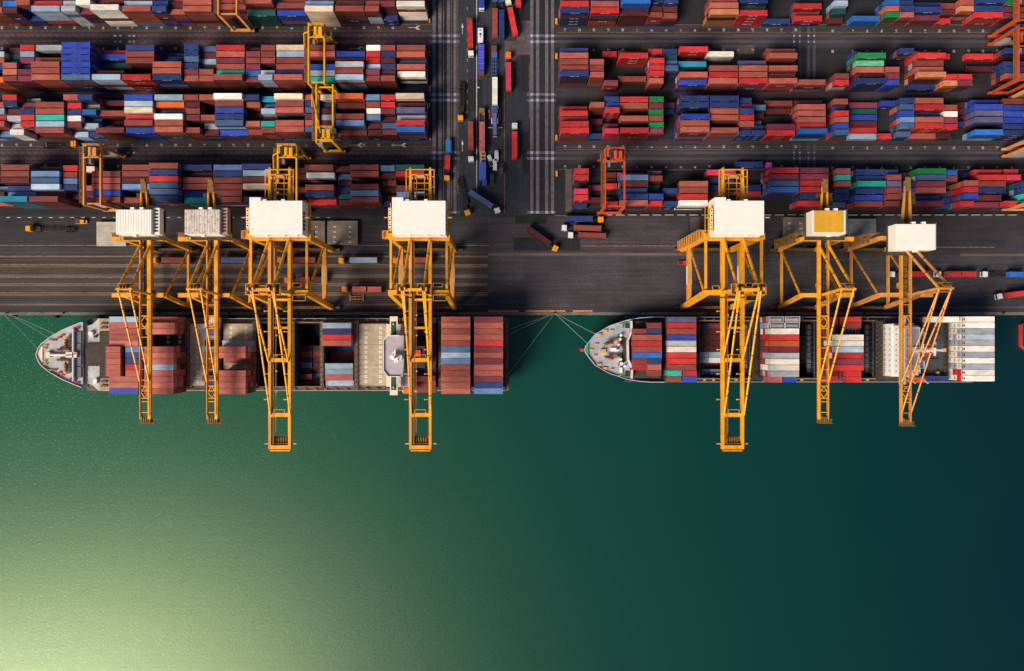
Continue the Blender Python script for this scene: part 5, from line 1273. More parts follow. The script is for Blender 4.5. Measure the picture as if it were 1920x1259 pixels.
b3.build('bulwark', M_BRED, S3)

# ---------------------------------------------------------------- mooring ropes
def rope(p, q, label, sag=0.8, r=0.075):
    me = MB(); n = 10; p = Vector(p); q = Vector(q)
    pts = [p.lerp(q, i / n) - Vector((0, 0, sag * 4 * (i / n) * (1 - i / n))) for i in range(n + 1)]
    for a, b in zip(pts, pts[1:]): me.tube(a, b, r, 6)
    tag(me.build('mooring_rope', M_ROPEN), label, 'mooring rope', 'mooring ropes')
b0 = (GX(14), QY + 0.45, 0.7); b1 = (GX(1040), QY + 0.45, 0.7)
rope(b0, (-199.4, yc1 + 8.8, 9.8), "upper of two ropes from the bollard to the longer ship's bow shoulder")
rope(b0, (-202.0, yc1 + 7.0, 9.8), "lower of two ropes from the bollard to the longer ship's bow shoulder")
rope((GX(6), QY + 0.45, 0.7), (-206.8, yc1 + 2.0, 9.8), "rope slanting down to the tip of the longer ship's bow")
rope(b1, (-1.4, yc1 + 11.0, 6.4), "rope from the shared bollard to the longer ship's stern, shallowest slant", r=0.05)
rope(b1, (-1.4, yc1 + 9.0, 6.4), "rope to the longer ship's stern just below the shallowest one", r=0.05)
rope(b1, (-1.4, yc1 - 8.6, 6.4), "long steep rope from the shared bollard to the longer ship's stern", r=0.06)
rope(b1, (33.2, yc2 + 2.6, 9.2), "steep rope from the shared bollard to the shorter ship's bow tip", r=0.085)
rope(b1, (36.6, yc2 + 6.8, 9.2), "shallow rope from the shared bollard to the shorter ship's bow shoulder")
# ================================================================ vehicles
M_CHAS = mat('trailer_steel', (0.022, 0.020, 0.022), 0.6, 0.3, 1.0)
M_CHASB = mat('trailer_blue', (0.06, 0.10, 0.34), 0.5, 0.2, 1.0)
VC = {'white': mat('cab_white', (0.66, 0.67, 0.70), 0.35, 0.06, 0.8, 0.5), 'yellow': mat('cab_amber', (0.72, 0.29, 0.01), 0.35, 0.08, 0.8, 0.5), 'orange': mat('cab_orange', (0.72, 0.16, 0.03), 0.35, 0.08, 0.8, 0.5),
      'blue': mat('cab_blue', (0.04, 0.13, 0.36), 0.35, 0.08, 0.8, 0.5), 'magenta': mat('cab_magenta', (0.55, 0.06, 0.40), 0.35, 0.08, 0.8, 0.5), 'brown': mat('cab_brown', (0.16, 0.06, 0.03), 0.4, 0.15, 0.8), 'red': mat('cab_red', (0.50, 0.03, 0.03), 0.4, 0.1, 0.8)}
_w = MB().tube((0, -0.16, 0), (0, 0.16, 0), 0.5, 14); W_MESH = _w.mesh('wheel', [M_TYRE])
def wheels(root, pts, r=1.0):
    for x, y in pts:
        o = link('wheel', W_MESH, root); o.location = (x, y, 0.5 * r); o.scale = (r, 1.3, r)
NV = [0]
def truck(label, cab_px, load_px, cab='white', loads=(), L=12.4, ca=None, frame=M_CHAS, group='container trucks', ladder=False, zt=1.35):
    """articulated truck: cab and trailer centres in the photo; loads: (colour, length, offset) containers lying on the trailer"""
    lx, ly = G(*load_px, 3.2); cx, cy = G(*cab_px, 2.6)
    ta = math.atan2(cy - ly, cx - lx); d = math.hypot(cx - lx, cy - ly)
    root = thing('container_truck', (lx, ly, 0), label, 'truck', group, ta)
    c = MB()
    for y in (-0.5, 0.5): c.box(-L/2, L/2, y - 0.12, y + 0.12, 0.95, 1.25)
    n = 7 if ladder else 5
    for k in range(n + 1): c.box(-L/2 + k * L / n - 0.12, -L/2 + k * L / n + 0.12, -1.2, 1.2, 1.1, 1.3)
    for y in (-1.2, 1.2): 
        if ladder: c.box(-L/2, L/2, y - 0.08, y + 0.08, 1.1, 1.3)
    c.box(L/2 - 2.4, L/2, -1.15, 1.15, 1.05, 1.28).box(-L/2 - 0.1, -L/2 + 0.2, -1.2, 1.2, 0.6, 1.2)
    c.build('trailer', frame, root, local=True)
    wheels(root, [(-L/2 + 1.2 + k * 1.25, s_ * 1.0) for k in range(3) for s_ in (-1, 1)])
    tl = MB()
    for s_ in (-1, 1): tl.box(-L/2 - 0.16, -L/2 - 0.1, s_ * 0.95 - 0.16, s_ * 0.95 + 0.16, 0.75, 0.95)
    tl.build('tail_light', M_RED, root, local=True)
    k_ = 0.0 if ca is None else ca
    tr = MB(); co_, si = math.cos(k_), math.sin(k_)
    def R(mb):  # swing the tractor about its centre
        mb.v = [(d + (x) * co_ - y * si, x * si + y * co_, z) for x, y, z in mb.v]; return mb
    tr.box(-4.2, 1.2, -0.45, 0.45, 0.7, 1.05).box(-3.9, -2.2, -0.75, 0.75, 1.05, 1.2)
    R(tr).build('tractor_frame', M_CHAS, root, local=True)
    cb = MB().prism([(-1.15, -1.22), (0.9, -1.22), (1.15, -1.0), (1.15, 1.0), (0.9, 1.22), (-1.15, 1.22)], 0.85, 2.95)
    cb.box(-1.0, 0.2, -1.05, 1.05, 2.95, 3.15)
    cabo = R(cb).build('cab', VC[cab], root, local=True)
    ws = MB().box(1.15, 1.2, -1.0, 1.0, 1.9, 2.75); 
    for s_ in (-1, 1): ws.box(0.1, 0.85, s_ * 1.22, s_ * 1.25, 1.9, 2.6)
    R(ws).build('windscreen', M_GLASS, cabo, local=True)
    mi = MB()
    for s_ in (-1, 1): mi.box(0.95, 1.1, s_ * 1.3, s_ * 1.5, 1.8, 2.5)
    R(mi).build('mirror', M_DK, cabo, local=True)
    wheels(root, [(d + x * co_ - y * si, x * si + y * co_) for x in (0.2, -2.3, -3.6) for y in (-1.0, 1.0)])
    for col, ln, off in loads:
        LL = L40 if ln == 40 else L20
        o = bpy.data.objects.new('container', cmesh(col, LL)); COL.objects.link(o)
        o.location = (lx + off * math.cos(ta), ly + off * math.sin(ta), zt); o.rotation_euler = (0, 0, ta)
        tag(o, None, 'container', 'containers riding on trucks')
        TRUCKED.append((o, col, ln, label))
    return root
TRUCKED = []
F40 = lambda c: ((c, 40, 0),)
truck('white-cabbed truck with bright red container facing the quay, top of the road', (883, 101), (881.5, 62.5), 'white', F40('R'))
truck('truck with small white cab and blue cargo cut off by the top edge', (903, 14.5), (903, -10), 'white', F40('b'))
truck('truck hauling a dark maroon container between the blue tarpaulin lorry and a red one', (928, -4), (928, 43.5), 'blue', F40('r'))
truck('truck hauling a dark navy container beside the maroon one', (940.5, -4), (940.5, 46), 'blue', F40('n'))
truck('truck turning with a bright red container at the top of the road', (953, 3), (961, 41), 'white', F40('R'))
truck('truck with red container cut off by the top edge beside the road strips', (969, -36), (970.5, -14), 'white', F40('R'))
truck('orange-cabbed truck heading inland with a pinkish red container', (953, 103.5), (953.3, 144.5), 'orange', F40('P'))
truck('truck with an empty blue skeletal trailer', (926.5, 92), (926.5, 120), 'brown', (), 11.5, None, M_CHASB, ladder=True)
truck('truck with a white container in the middle of the road', (927.8, 207), (927.8, 172), 'blue', F40('w'))
truck('amber-cabbed truck with an empty dark trailer in the outer road lane', (863.5, 222), (865, 180), 'yellow', (), 12.4, None, M_CHAS, ladder=True)
truck('white-cabbed truck heading to the quay with a rust brown container', (883.2, 299), (882.5, 255), 'white', F40('r'))
truck('orange-cabbed truck with a short red container at the road edge strips', (838, 334.5), (839, 305), 'yellow', (('R', 20, 0),), 7.0)
truck('white-cabbed truck heading inland with a bright red container, lone in the inner lane', (965, 236.5), (964.8, 273.5), 'white', F40('R'))
truck('white-cabbed truck jack-knifed with a slate blue container at the road mouth', (932.5, 395.5), (901.5, 374.5), 'white', F40('y'), 12.4, -0.7)
truck('amber-cabbed truck with an empty dark trailer at the road mouth', (876.5, 399.5), (867, 358), 'yellow', (), 12.4, 0.15, M_CHAS, ladder=True)
truck('amber-cabbed truck with empty dark trailer alone on the apron inland of the ships', (53.5, 429.5), (97, 429.5), 'yellow', (), 17.5, None, M_CHAS)
truck('amber-cabbed truck with a navy container at the yard edge', (1126.5, 412.5), (1085.5, 411.5), 'yellow', F40('n'))
truck('white-cabbed truck with a maroon container, inner of two side by side', (1058, 428), (1101.5, 429), 'white', F40('r'))
truck('white-cabbed truck with a maroon container, quayside one of two side by side', (1070, 441.5), (1110.5, 442.5), 'white', F40('r'))
truck('amber-cabbed truck turning on to the quay with a maroon container', (1041.2, 466.5), (1010, 443.5), 'yellow', F40('m'), 12.4, 0.15)
truck('amber-cabbed truck with a rust container under the crane with clean ribbed roof', (289.5, 489), (329.5, 489.2), 'yellow', F40('r'))
truck('truck with a slate blue container under the crane with rust-streaked roof', (397, 489), (441, 489), 'yellow', F40('y'))
truck('truck with a red container between the legs of the crane beside the rust-streaked one', (525, 488.5), (566, 488.5), 'yellow', F40('r'))
truck('amber-cabbed truck with a pale blue container between two large cranes', (640, 489.5), (681.5, 489), 'yellow', F40('l'))
truck("amber-cabbed truck with a red container under the crane over the green-winged bridge", (741.5, 489.5), (784, 489), 'yellow', F40('s'))
truck('amber-cabbed truck with two short salmon containers beside the spreader on the quay', (646, 543), (688, 543.5), 'yellow', (('s', 20, -3.4), ('s', 20, 3.4)), 13.6)
truck('orange-cabbed truck with two short brown containers below the crane beside the rust-streaked one', (538, 526.5), (583, 525.5), 'orange', (('m', 20, -3.4), ('r', 20, 3.4)), 13.6)
truck("white-cabbed truck with a bright red container under the ochre crane", (1672.5, 515), (1715, 515), 'white', F40('R'))
truck('white-cabbed truck with two short bright red containers on the quay', (1759, 515), (1802, 515), 'white', (('R', 20, -3.4), ('R', 20, 3.4)), 13.6)
truck('white-cabbed truck with one short blue container at the back of its trailer', (1846.5, 515), (1889, 515.5), 'white', (('k', 20, -3.6),), 13.6, None, M_CHAS, ladder=True)
truck('white-cabbed truck with a slanting bright red container at the quay edge', (1874, 556.5), (1914, 551.5), 'white', F40('R'), 12.4, 0.12)
truck('truck with magenta cab and navy container in the gantry lane', (1442, 310.5), (1403.5, 310), 'magenta', F40('n'))
truck('amber-cabbed truck with an empty dark trailer in the gantry lane beside the pale orange gantry', (138, 270.5), (103, 271), 'yellow', (), 12.4)

def vehicle(name, px, ang, label, cat, parts, wl=(), z=0.0, group=None):
    x, y = G(*px, 1.5)
    t = thing(name, (x, y, z), label, cat, group, ang)
    made = {}
    for nm, m, fn, *par in parts:
        mb = MB(); fn(mb); made[nm] = mb.build(nm, m, made[par[0]] if par else t, local=True)
    wheels(t, wl, 0.9)
    return t
HP = math.pi / 2
vehicle('coach', (901, 69.5), -HP, 'white coach with dark roof hatches in the truck queue', 'coach', [
    ('body', VC['white'], lambda m: m.prism([(-3.2, -1.2), (2.8, -1.2), (3.3, -0.9), (3.3, 0.9), (2.8, 1.2), (-3.2, 1.2)], 0.5, 3.0)),
    ('roof_hatch', M_DK, lambda m: m.box(-0.9, 0.1, -0.4, 0.4, 3.0, 3.15).box(0.6, 1.0, -0.25, 0.25, 3.0, 3.1).box(-2.4, -2.1, -0.5, 0.5, 3.0, 3.1), 'body'),
    ('windscreen', M_GLASS, lambda m: m.box(3.3, 3.34, -0.85, 0.85, 1.5, 2.7), 'body')], [(-2.2, -1.05), (-2.2, 1.05), (2.2, -1.05), (2.2, 1.05)])
def tarp(m):
    n = 10
    for k in range(n): m.box(-5.6 + k * 1.12, -4.56 + k * 1.12, -1.3, 1.3, 1.2, 3.5 + 0.05 * (k % 2))
vehicle('tarpaulin_lorry', (902.6, 110.5), -HP, 'lorry under a royal blue tarpaulin tied with pink straps', 'lorry', [
    ('bed', M_CHAS, lambda m: m.box(-5.8, 5.8, -1.25, 1.25, 0.8, 1.2)),
    ('tarpaulin', mat('tarpaulin_blue', (0.045, 0.07, 0.52), 0.55, 0.12, 1.2), tarp),
    ('strap', mat('strap_pink', (0.42, 0.16, 0.55), 0.6, 0.1, 1.0), lambda m: [m.box(x - 0.06, x + 0.06, -1.33, 1.33, 1.3, 3.58) for x in (-4.6, -2.0, -0.8, 0.5, 3.2)], 'tarpaulin'),
    ('cab', VC['brown'], lambda m: m.box(5.9, 7.4, -1.2, 1.2, 0.6, 2.4))], [(x, y) for x in (-4.4, -3.2, 3.0, 6.6) for y in (-1.05, 1.05)])
vehicle('tipper_lorry', (903.5, 217.5), HP, 'dirty tan tipper lorry with a dark load at the head of the middle queue', 'lorry', [
    ('body', mat('tipper_tan', (0.22, 0.15, 0.08), 0.7, 0.3, 1.0), lambda m: m.box(-3.0, 1.0, -1.25, -1.1, 1.0, 2.6).box(-3.0, 1.0, 1.1, 1.25, 1.0, 2.6).box(-3.1, -2.95, -1.25, 1.25, 1.0, 2.6).box(0.9, 1.05, -1.25, 1.25, 1.0, 2.9).box(-3, 1, -1.2, 1.2, 0.9, 1.2)),
    ('load', M_DK, lambda m: m.box(-2.8, -0.4, -1.05, 1.05, 1.2, 1.9)),
    ('cab', mat('tipper_cab_olive', (0.20, 0.13, 0.045), 0.5, 0.2, 1.0), lambda m: m.box(1.2, 3.0, -1.2, 1.2, 0.7, 2.7))], [(x, y) for x in (-2.4, -1.2, 2.2) for y in (-1.05, 1.05)])
vehicle('flatbed_lorry', (904, 257.5), HP, 'long lorry with a patchy pink cargo cover behind the tan tipper', 'lorry', [
    ('bed', M_CHAS, lambda m: m.box(-6.4, 6.4, -1.25, 1.25, 0.8, 1.25)),
    ('cargo_cover', mat('cover_pink', (0.40, 0.10, 0.11), 0.7, 0.3, 0.7, rust=0.3, rustcol=(0.20, 0.04, 0.09)), lambda m: m.box(-6.2, 6.2, -1.22, 1.22, 1.25, 3.3).box(-5, -3, -1.3, 1.3, 3.3, 3.36)),
    ('tail_board', mat('tail_mustard', (0.42, 0.22, 0.03), 0.6, 0.2, 1.0), lambda m: m.box(-7.0, -6.3, -1.25, 1.25, 1.0, 2.2))], [(x, y) for x in (-5, -3.8, 3.4, 5.4) for y in (-1.05, 1.05)])
vehicle('flatbed_lorry', (905, 295.5), HP, 'tan flatbed lorry carrying rows of small dark loads', 'lorry', [
    ('bed', mat('bed_sand', (0.42, 0.30, 0.20), 0.7, 0.2, 1.0), lambda m: m.box(-2.8, 2.6, -1.3, 1.3, 0.8, 1.4)),
    ('load', M_DK, lambda m: [m.box(x - 0.25, x + 0.25, -0.8, 0.5, 1.4, 1.8) for x in (-1.6, -0.2, 1.3)])], [(x, y) for x in (-1.8, 1.8) for y in (-1.05, 1.05)])
vehicle('box_lorry', (905, 323), -HP, 'royal blue box lorry with offset blue cab facing the quay', 'lorry', [
    ('cargo_box', mat('box_blue', (0.05, 0.12, 0.50), 0.5, 0.1, 1.0), lambda m: m.box(-3.8, 3.6, -1.55, 1.55, 1.0, 3.4)),
    ('cab', mat('box_cab_blue', (0.03, 0.07, 0.36), 0.45, 0.1, 1.0), lambda m: m.box(3.9, 6.3, -0.2, 1.9, 0.6, 2.4)),
    ('windscreen', M_GLASS, lambda m: m.box(6.3, 6.34, 0.0, 1.7, 1.4, 2.2), 'cab')], [(x, y) for x in (-2.6, 2.4, 5.2) for y in (-1.2, 1.2)])
vehicle('tanker_lorry', (841.5, 275), HP, 'lorry with rounded blue body at the road edge strips', 'lorry', [
    ('body', mat('tanker_blue', (0.03, 0.17, 0.42), 0.45, 0.1, 1.0), lambda m: m.prism([(-3.0, -1.3), (2.2, -1.3), (3.0, -0.8), (3.3, 0), (3.0, 0.8), (2.2, 1.3), (-3.0, 1.3)], 0.8, 2.6).prism([(-2.6, -0.9), (2.0, -0.9), (2.6, 0), (2.0, 0.9), (-2.6, 0.9)], 2.6, 3.0))], [(x, y) for x in (-2.2, 2.0) for y in (-1.05, 1.05)])
def stacker_boom(m): m.bar((1.5, 0, 3.6), (-8.0, 0, 2.9), 1.5, 0.9)
vehicle('reach_stacker', (928, 222), HP, 'navy reach stacker with its boom lowered towards the quay', 'reach stacker', [
    ('body', mat('stacker_navy', (0.055, 0.075, 0.20), 0.45, 0.2, 1.0), lambda m: m.box(-3.4, 5.0, -1.7, 1.7, 0.8, 2.6).box(1.2, 3.2, -1.2, 1.2, 2.6, 3.6)),
    ('boom', mat('stacker_boom', (0.10, 0.13, 0.26), 0.45, 0.2, 1.0), stacker_boom),
    ('engine_cover', VC['white'], lambda m: [m.box(-2.9, -0.6, y, y + 0.3, 2.6, 3.1) for y in (-1.3, -0.4, 0.5, 1.2)], 'body'),
    ('side_frame', VC['red'], lambda m: m.box(-1.5, 4.6, -2.4, -2.1, 1.2, 1.6).box(-0.5, 4.0, 2.2, 2.5, 1.2, 1.7)),
    ('marker_lamp', M_RED, lambda m: m.box(2.2, 3.4, 2.3, 2.9, 1.7, 2.1)),
    ('spreader', M_GRAYM, lambda m: m.box(-4.6, -4.2, -3.2, 3.2, 1.4, 1.8).box(-8.6, -8.2, -0.9, 0.9, 1.0, 1.6))], [(x, y) for x in (-2.4, 3.6) for y in (-1.5, 1.5)])
def car(px, ang, label, m, cat='pickup truck', name='pickup_truck', bed=True):
    parts = [('body', m, lambda b: b.prism([(-2.5, -0.9), (2.2, -0.9), (2.6, -0.6), (2.6, 0.6), (2.2, 0.9), (-2.5, 0.9)], 0.4, 1.0).box(-0.2, 1.6, -0.8, 0.8, 1.0, 1.75)), ('windscreen', M_GLASS, lambda b: b.box(1.6, 1.64, -0.7, 0.7, 1.1, 1.6), 'body')]
    if bed: parts.append(('cargo_bed', M_DK, lambda b: b.box(-2.4, -0.3, -0.75, 0.75, 1.0, 1.04), 'body'))
    return vehicle(name, px, ang, label, cat, parts, [(x, y) for x in (-1.7, 1.6) for y in (-0.8, 0.8)])
car((151, 416.5), 0.0, 'small amber pickup with a white load on the apron', VC['yellow'])
car((940.2, 316), -HP, 'brown pickup parked beside the blue box lorry', VC['brown'])
car((919.5, 301.5), HP + 0.3, 'white pickup beside the tan flatbed lorry', VC['white'])
car((931, 293), HP, 'white van inside a marked bay beside the tan flatbed lorry', VC['white'], 'van', 'van', False)
car((928, 309), HP, 'small white car behind the white pickup', VC['white'], 'car', 'car', False)
car((922.5, 336), HP, 'dark green pickup beside the blue box lorry', VC['brown'] if False else mat('pickup_green', (0.012, 0.07, 0.055), 0.45, 0.2, 1.0))
car((1282.5, 493.5), HP * 0, 'small red quay tractor beside the crane leg', VC['red'], 'tractor', 'quay_tractor')
car((1100, 526), 0, 'unused', VC['red']) if False else None

# hatch covers set down on the quay
M_HC = [mat('quay_hatch_beige', (0.17, 0.145, 0.12), 0.8, 0.25, 0.4, rust=0.35), mat('quay_hatch_grey', (0.12, 0.15, 0.17), 0.8, 0.25, 0.4, rust=0.2)]
def quay_hatch(x0, x1, y0, y1, label, m, rows=5, cols=2, z=1.9, marks=True):
    X0, Y0 = G(x0, y1, z); X1, Y1 = G(x1, y0, z)
    t = thing('hatch_cover', ((X0 + X1) / 2, (Y0 + Y1) / 2, 0), label, 'hatch cover', 'hatch covers set down on the quay')
    p = MB().box(X0, X1, Y0, Y1, 0.9, z).box(X0 + 0.3, X1 - 0.3, Y0 + 0.3, Y1 - 0.3, 0.0, 0.9)
    p.box(X0, X1, Y1 - 1.8, Y1 - 1.7, z, z + 0.1)
    if marks:
        for i in range(cols):
            for j in range(rows):
                cx = X0 + (X1 - X0) * (i + 0.5) / cols; cy = Y0 + (Y1 - Y0 - 1.5) * (j + 0.5) / rows
                p.quad(cx - 0.5, cx - 0.15, cy - 0.35, cy + 0.35, z + 0.006, 1); p.quad(cx + 0.15, cx + 0.5, cy - 0.35, cy + 0.1, z + 0.006, 1)
    p.build('panel', [m, M_WH if m is M_HC[0] else M_RED], t)
quay_hatch(577, 609, 415, 459, 'narrow beige hatch cover on the quay, half behind a white crane house', M_HC[0], 4, 1)
quay_hatch(613.5, 670.5, 415, 459.5, 'wide beige hatch cover with white socket marks, in the open on the quay', M_HC[0], 4, 2)
quay_hatch(181, 236, 417, 462, 'pale beige hatch cover beside the crane with clean ribbed roof', mat('quay_hatch_pale', (0.40, 0.37, 0.33), 0.8, 0.2, 0.4, rust=0.3), 2, 2, marks=False)
quay_hatch(1470, 1512, 408, 445, 'brownish hatch cover with rusty edge behind the yellow-roofed crane house', M_HC[0], 3, 2)
quay_hatch(1592, 1643, 411, 449, 'blue-grey hatch cover with red marks between the yellow roof and the ochre crane', M_HC[1], 3, 3)
# spreader lying on the quay
sx, sy = G(668.5, 559.5, 0.8)
t = thing('quay_spreader', (sx, sy, 0), 'yellow lifting spreader lying on the quay beside the truck with two salmon containers', 'spreader')
MB().box(sx - 3.2, sx + 3.2, sy - 0.7, sy - 0.4, 0.3, 0.8).box(sx - 3.2, sx + 3.2, sy + 0.4, sy + 0.7, 0.3, 0.8).build('main_beam', M_CY2, t)
for s_ in (-1, 1): MB().box(sx + s_ * 3.2, sx + s_ * 2.7, sy - 1.4, sy + 1.4, 0.2, 0.8).build('end_beam', M_CY2, t)
hb_ = MB()
for k in (-1.6, 0, 1.6): hb_.box(sx + k - 0.2, sx + k + 0.2, sy - 0.5, sy + 0.5, 0.8, 1.0)
hb_.build('head_block', M_DK, t)
# orange guard posts at the block ends
gm = MB().box(-0.35, 0.35, -1.1, 1.1, 0, 0.9).box(-0.5, 0.5, -1.2, 1.2, 0, 0.15).mesh('guard_rail', [mat('guard_amber', (0.66, 0.28, 0.01), 0.5, 0.15, 1.0)])
for k, (x, y) in enumerate(((1043.5, 40), (1043.5, 105.5), (1043.5, 258.5), (1044, 326))):
    o = link('guard_rail', gm); o.location = (*G(x, y, 0.6), 0)
    tag(o, 'amber guard rail at the road end of the %s stack row' % ('innermost', 'third', 'second', 'quayside')[k], 'guard rail', 'guard rails')
pm = MB().tube((0, 0, 0), (0, 0, 1.0), 0.16, 8).box(-0.3, 0.3, -0.3, 0.3, 0, 0.1).mesh('guard_post', [VC['yellow']])
for k, (x, y) in enumerate(((805.5, 37), (805.5, 41), (805.5, 98), (805.5, 104), (806, 164), (806, 170), (805.5, 195), (805.5, 200), (806, 255), (806, 261))):
    o = link('guard_post', pm); o.location = (*G(x, y, 0.5), 0)
    tag(o, "small amber guard post at the road end of the longer ship's stack rows", 'guard post', 'guard posts')
# barrier blocks along the yard edge
bm2 = MB().prism([(-1.9, -0.3), (1.9, -0.3), (1.9, 0.3), (-1.9, 0.3)], 0, 0.25).prism([(-1.9, -0.14), (1.9, -0.14), (1.9, 0.14), (-1.9, 0.14)], 0.25, 0.85).mesh('barrier_block', [mat('barrier_pale', (0.26, 0.22, 0.20), 0.8, 0.2, 0.6)])
for k in range(34):
    x = 1140 + k * 23
    o = link('barrier_block', bm2); o.location = (*G(x, 403.5, 0.6), 0)
    tag(o, "pale concrete barrier block in the line between the shorter ship's stacks and the quay", 'barrier', 'barrier blocks along the yard edge')
# ================================================================ name the containers
HIDE = [(466, 371, 575, 443), (735, 371, 836, 443), (1328, 371, 1433, 443), (500, 268, 560, 372), (768, 316, 815, 376), (1345, 318, 1398, 376), (262, 596, 290, 745), (388, 596, 412, 745), (500, 590, 550, 745), (768, 590, 812, 745), (1348, 590, 1396, 720), (1678, 590, 1712, 720)]
topmap = {}
for c in CONTS: topmap[(c['info'][0], c['info'][1], c['info'][3], round(c['x'], 0))] = c
def px_of(x, y, z): return (CX + x * F / (H - z), CY - y * F / (H - z))
for c in CONTS:
    s_ = F / (H - c['top']); a = c['L'] * 2.44 * s_ * s_
    # what a taller neighbour on the quay side hides, or what of the side wall shows
    nb = [d for d in CONTS if d is not c and d['info'][:2] == c['info'][:2] and d['info'][3] == c['info'][3] + 1 and abs(d['x'] - c['x']) < (d['L'] + c['L']) / 2 - 1]
    lean = max(-0.6, min(0.6, c['y'] / (H - c['top'])))
    ntop = (sum(d['top'] for d in nb) / len(nb)) if nb else 0.0
    dh = ntop - c['top']
    if lean > 0: a += -c['L'] * s_ * s_ * lean * (dh if dh > 0 else max(dh, -2.6))
    px, py = px_of(c['x'], c['y'], c['top']); hw = c['L'] / 2 * s_
    for h in HIDE:
        ox = max(0, min(px + hw, h[2]) - max(px - hw, h[0])); oy = max(0, min(py + 5, h[3]) - max(py - 5, h[1]))
        a -= ox * oy
    vis = max(0, min(px + hw, 1920) - max(px - hw, 0)) / (2 * hw); viy = max(0, min(py + 5.5, 1259) - max(py - 5.5, 0)) / 11
    c['area'] = a * vis * viy; c['px'] = (px, py)
N_IND = 300 - len(TRUCKED)
order = sorted(range(len(CONTS)), key=lambda i: -CONTS[i]['area'])
IND = set(order[:N_IND])
# labels
def nm(c): return PAL[c['col']][0]
sz = lambda c: 'long' if c['L'] > 7 else 'short'
ROWN = {'A': 'innermost row', 'B': 'third row', 'C': 'second row', 'D': 'quayside row'}
def where(c):
    r, side = c['info'][0], c['info'][1]
    if side == 'ship': return "longer ship" if r == '1' else "shorter ship"
    return ROWN[r] + (', grey-bow side' if side == 'long' else ', blue-bow side')
bays = {}
for c in CONTS:
    r, side, bay, i = c['info']; k = (r, 'short' if side.startswith('short') else side)
    bays.setdefault(k, set()).add((round(abs(c['x'] - (-33 if side == 'long' else 14)) if side != 'ship' else c['x'], 0)))
def bayno(c):
    r, side, bay, i = c['info']; k = (r, 'short' if side.startswith('short') else side)
    if side == 'ship': return bay
    v = sorted(bays[k]); x = round(abs(c['x'] - (-33 if side == 'long' else 14)), 0)
    # neighbours within a metre share a bay
    out = -1; last = None
    for q in v:
        if last is None or q - last > 2.5: out += 1
        last = q
        if q == x: return out
    return out
def neigh(c, d):
    n = [e for e in CONTS if e is not c and e['info'][:2] == c['info'][:2] and e['info'][2] == c['info'][2] and e['info'][3] == c['info'][3] + d and abs(e['x'] - c['x']) < 5]
    return n[0] if n else None
def cand(c):
    a, b = neigh(c, -1), neigh(c, 1); r, side, bay, i = c['info']
    base = '%s %s container' % (nm(c), sz(c)); pl = where(c)
    on = ('on the ' + pl) if side == 'ship' else ('in ' + pl)
    yield '%s %s' % (base, on)
    if a and b: yield '%s between %s and %s ones %s' % (base, nm(a), nm(b), on)
    elif a or b: yield '%s at its stack end beside a %s one %s' % (base, nm(a or b), on)
    if side == 'ship':
        yield '%s, %s from quay in %s bay from bow, %s' % (base, wordn[i], wordn[bay], pl)
        e = sorted((d['x'] for d in CONTS if d['info'] == c['info'])); 
        yield '%s, %s from quay in %s bay from bow, %s half, %s' % (base, wordn[i], wordn[bay], 'fore' if c['x'] == e[0] else 'aft', pl)
    else:
        yield '%s, %s from quay in %s bay from road, %s' % (base, wordn[5 - i], wordn[bayno(c)], pl)
def count_words(t): return len(t.replace(',', ' ').split())
cands = [list(cand(c)) for c in CONTS]
from collections import Counter
cnt = Counter(t for L_ in cands for t in set(L_))
used = Counter()
for i, c in enumerate(CONTS):
    if i not in IND: continue
    lab = None
    for t in cands[i]:
        if cnt[t] == 1 and count_words(t) <= 16: lab = t; break
    if lab is None: lab = cands[i][-1]
    g = 'containers stacked in the yard' if c['info'][1] != 'ship' else ('containers on the longer ship' if c['info'][0] == '1' else 'containers on the shorter ship')
    o = link('container', cmesh(c['col'], c['L'], c['reefer']))
    o.location = (c['x'], c['y'], c['z']); o.scale = (1, 1, c['hs'])
    tag(o, lab, 'container', g); used[lab] += 1
for o, col, ln, tl in TRUCKED:
    short = tl.split(' with ')[0] if ' with ' in tl else tl
    o['label'] = None
    base = '%s %s container' % (PAL[col][0], 'long' if ln == 40 else 'short')
    tl2 = ' '.join(tl.split()[:10]).rstrip(' ,')
    o['_t'] = base + '|' + tl
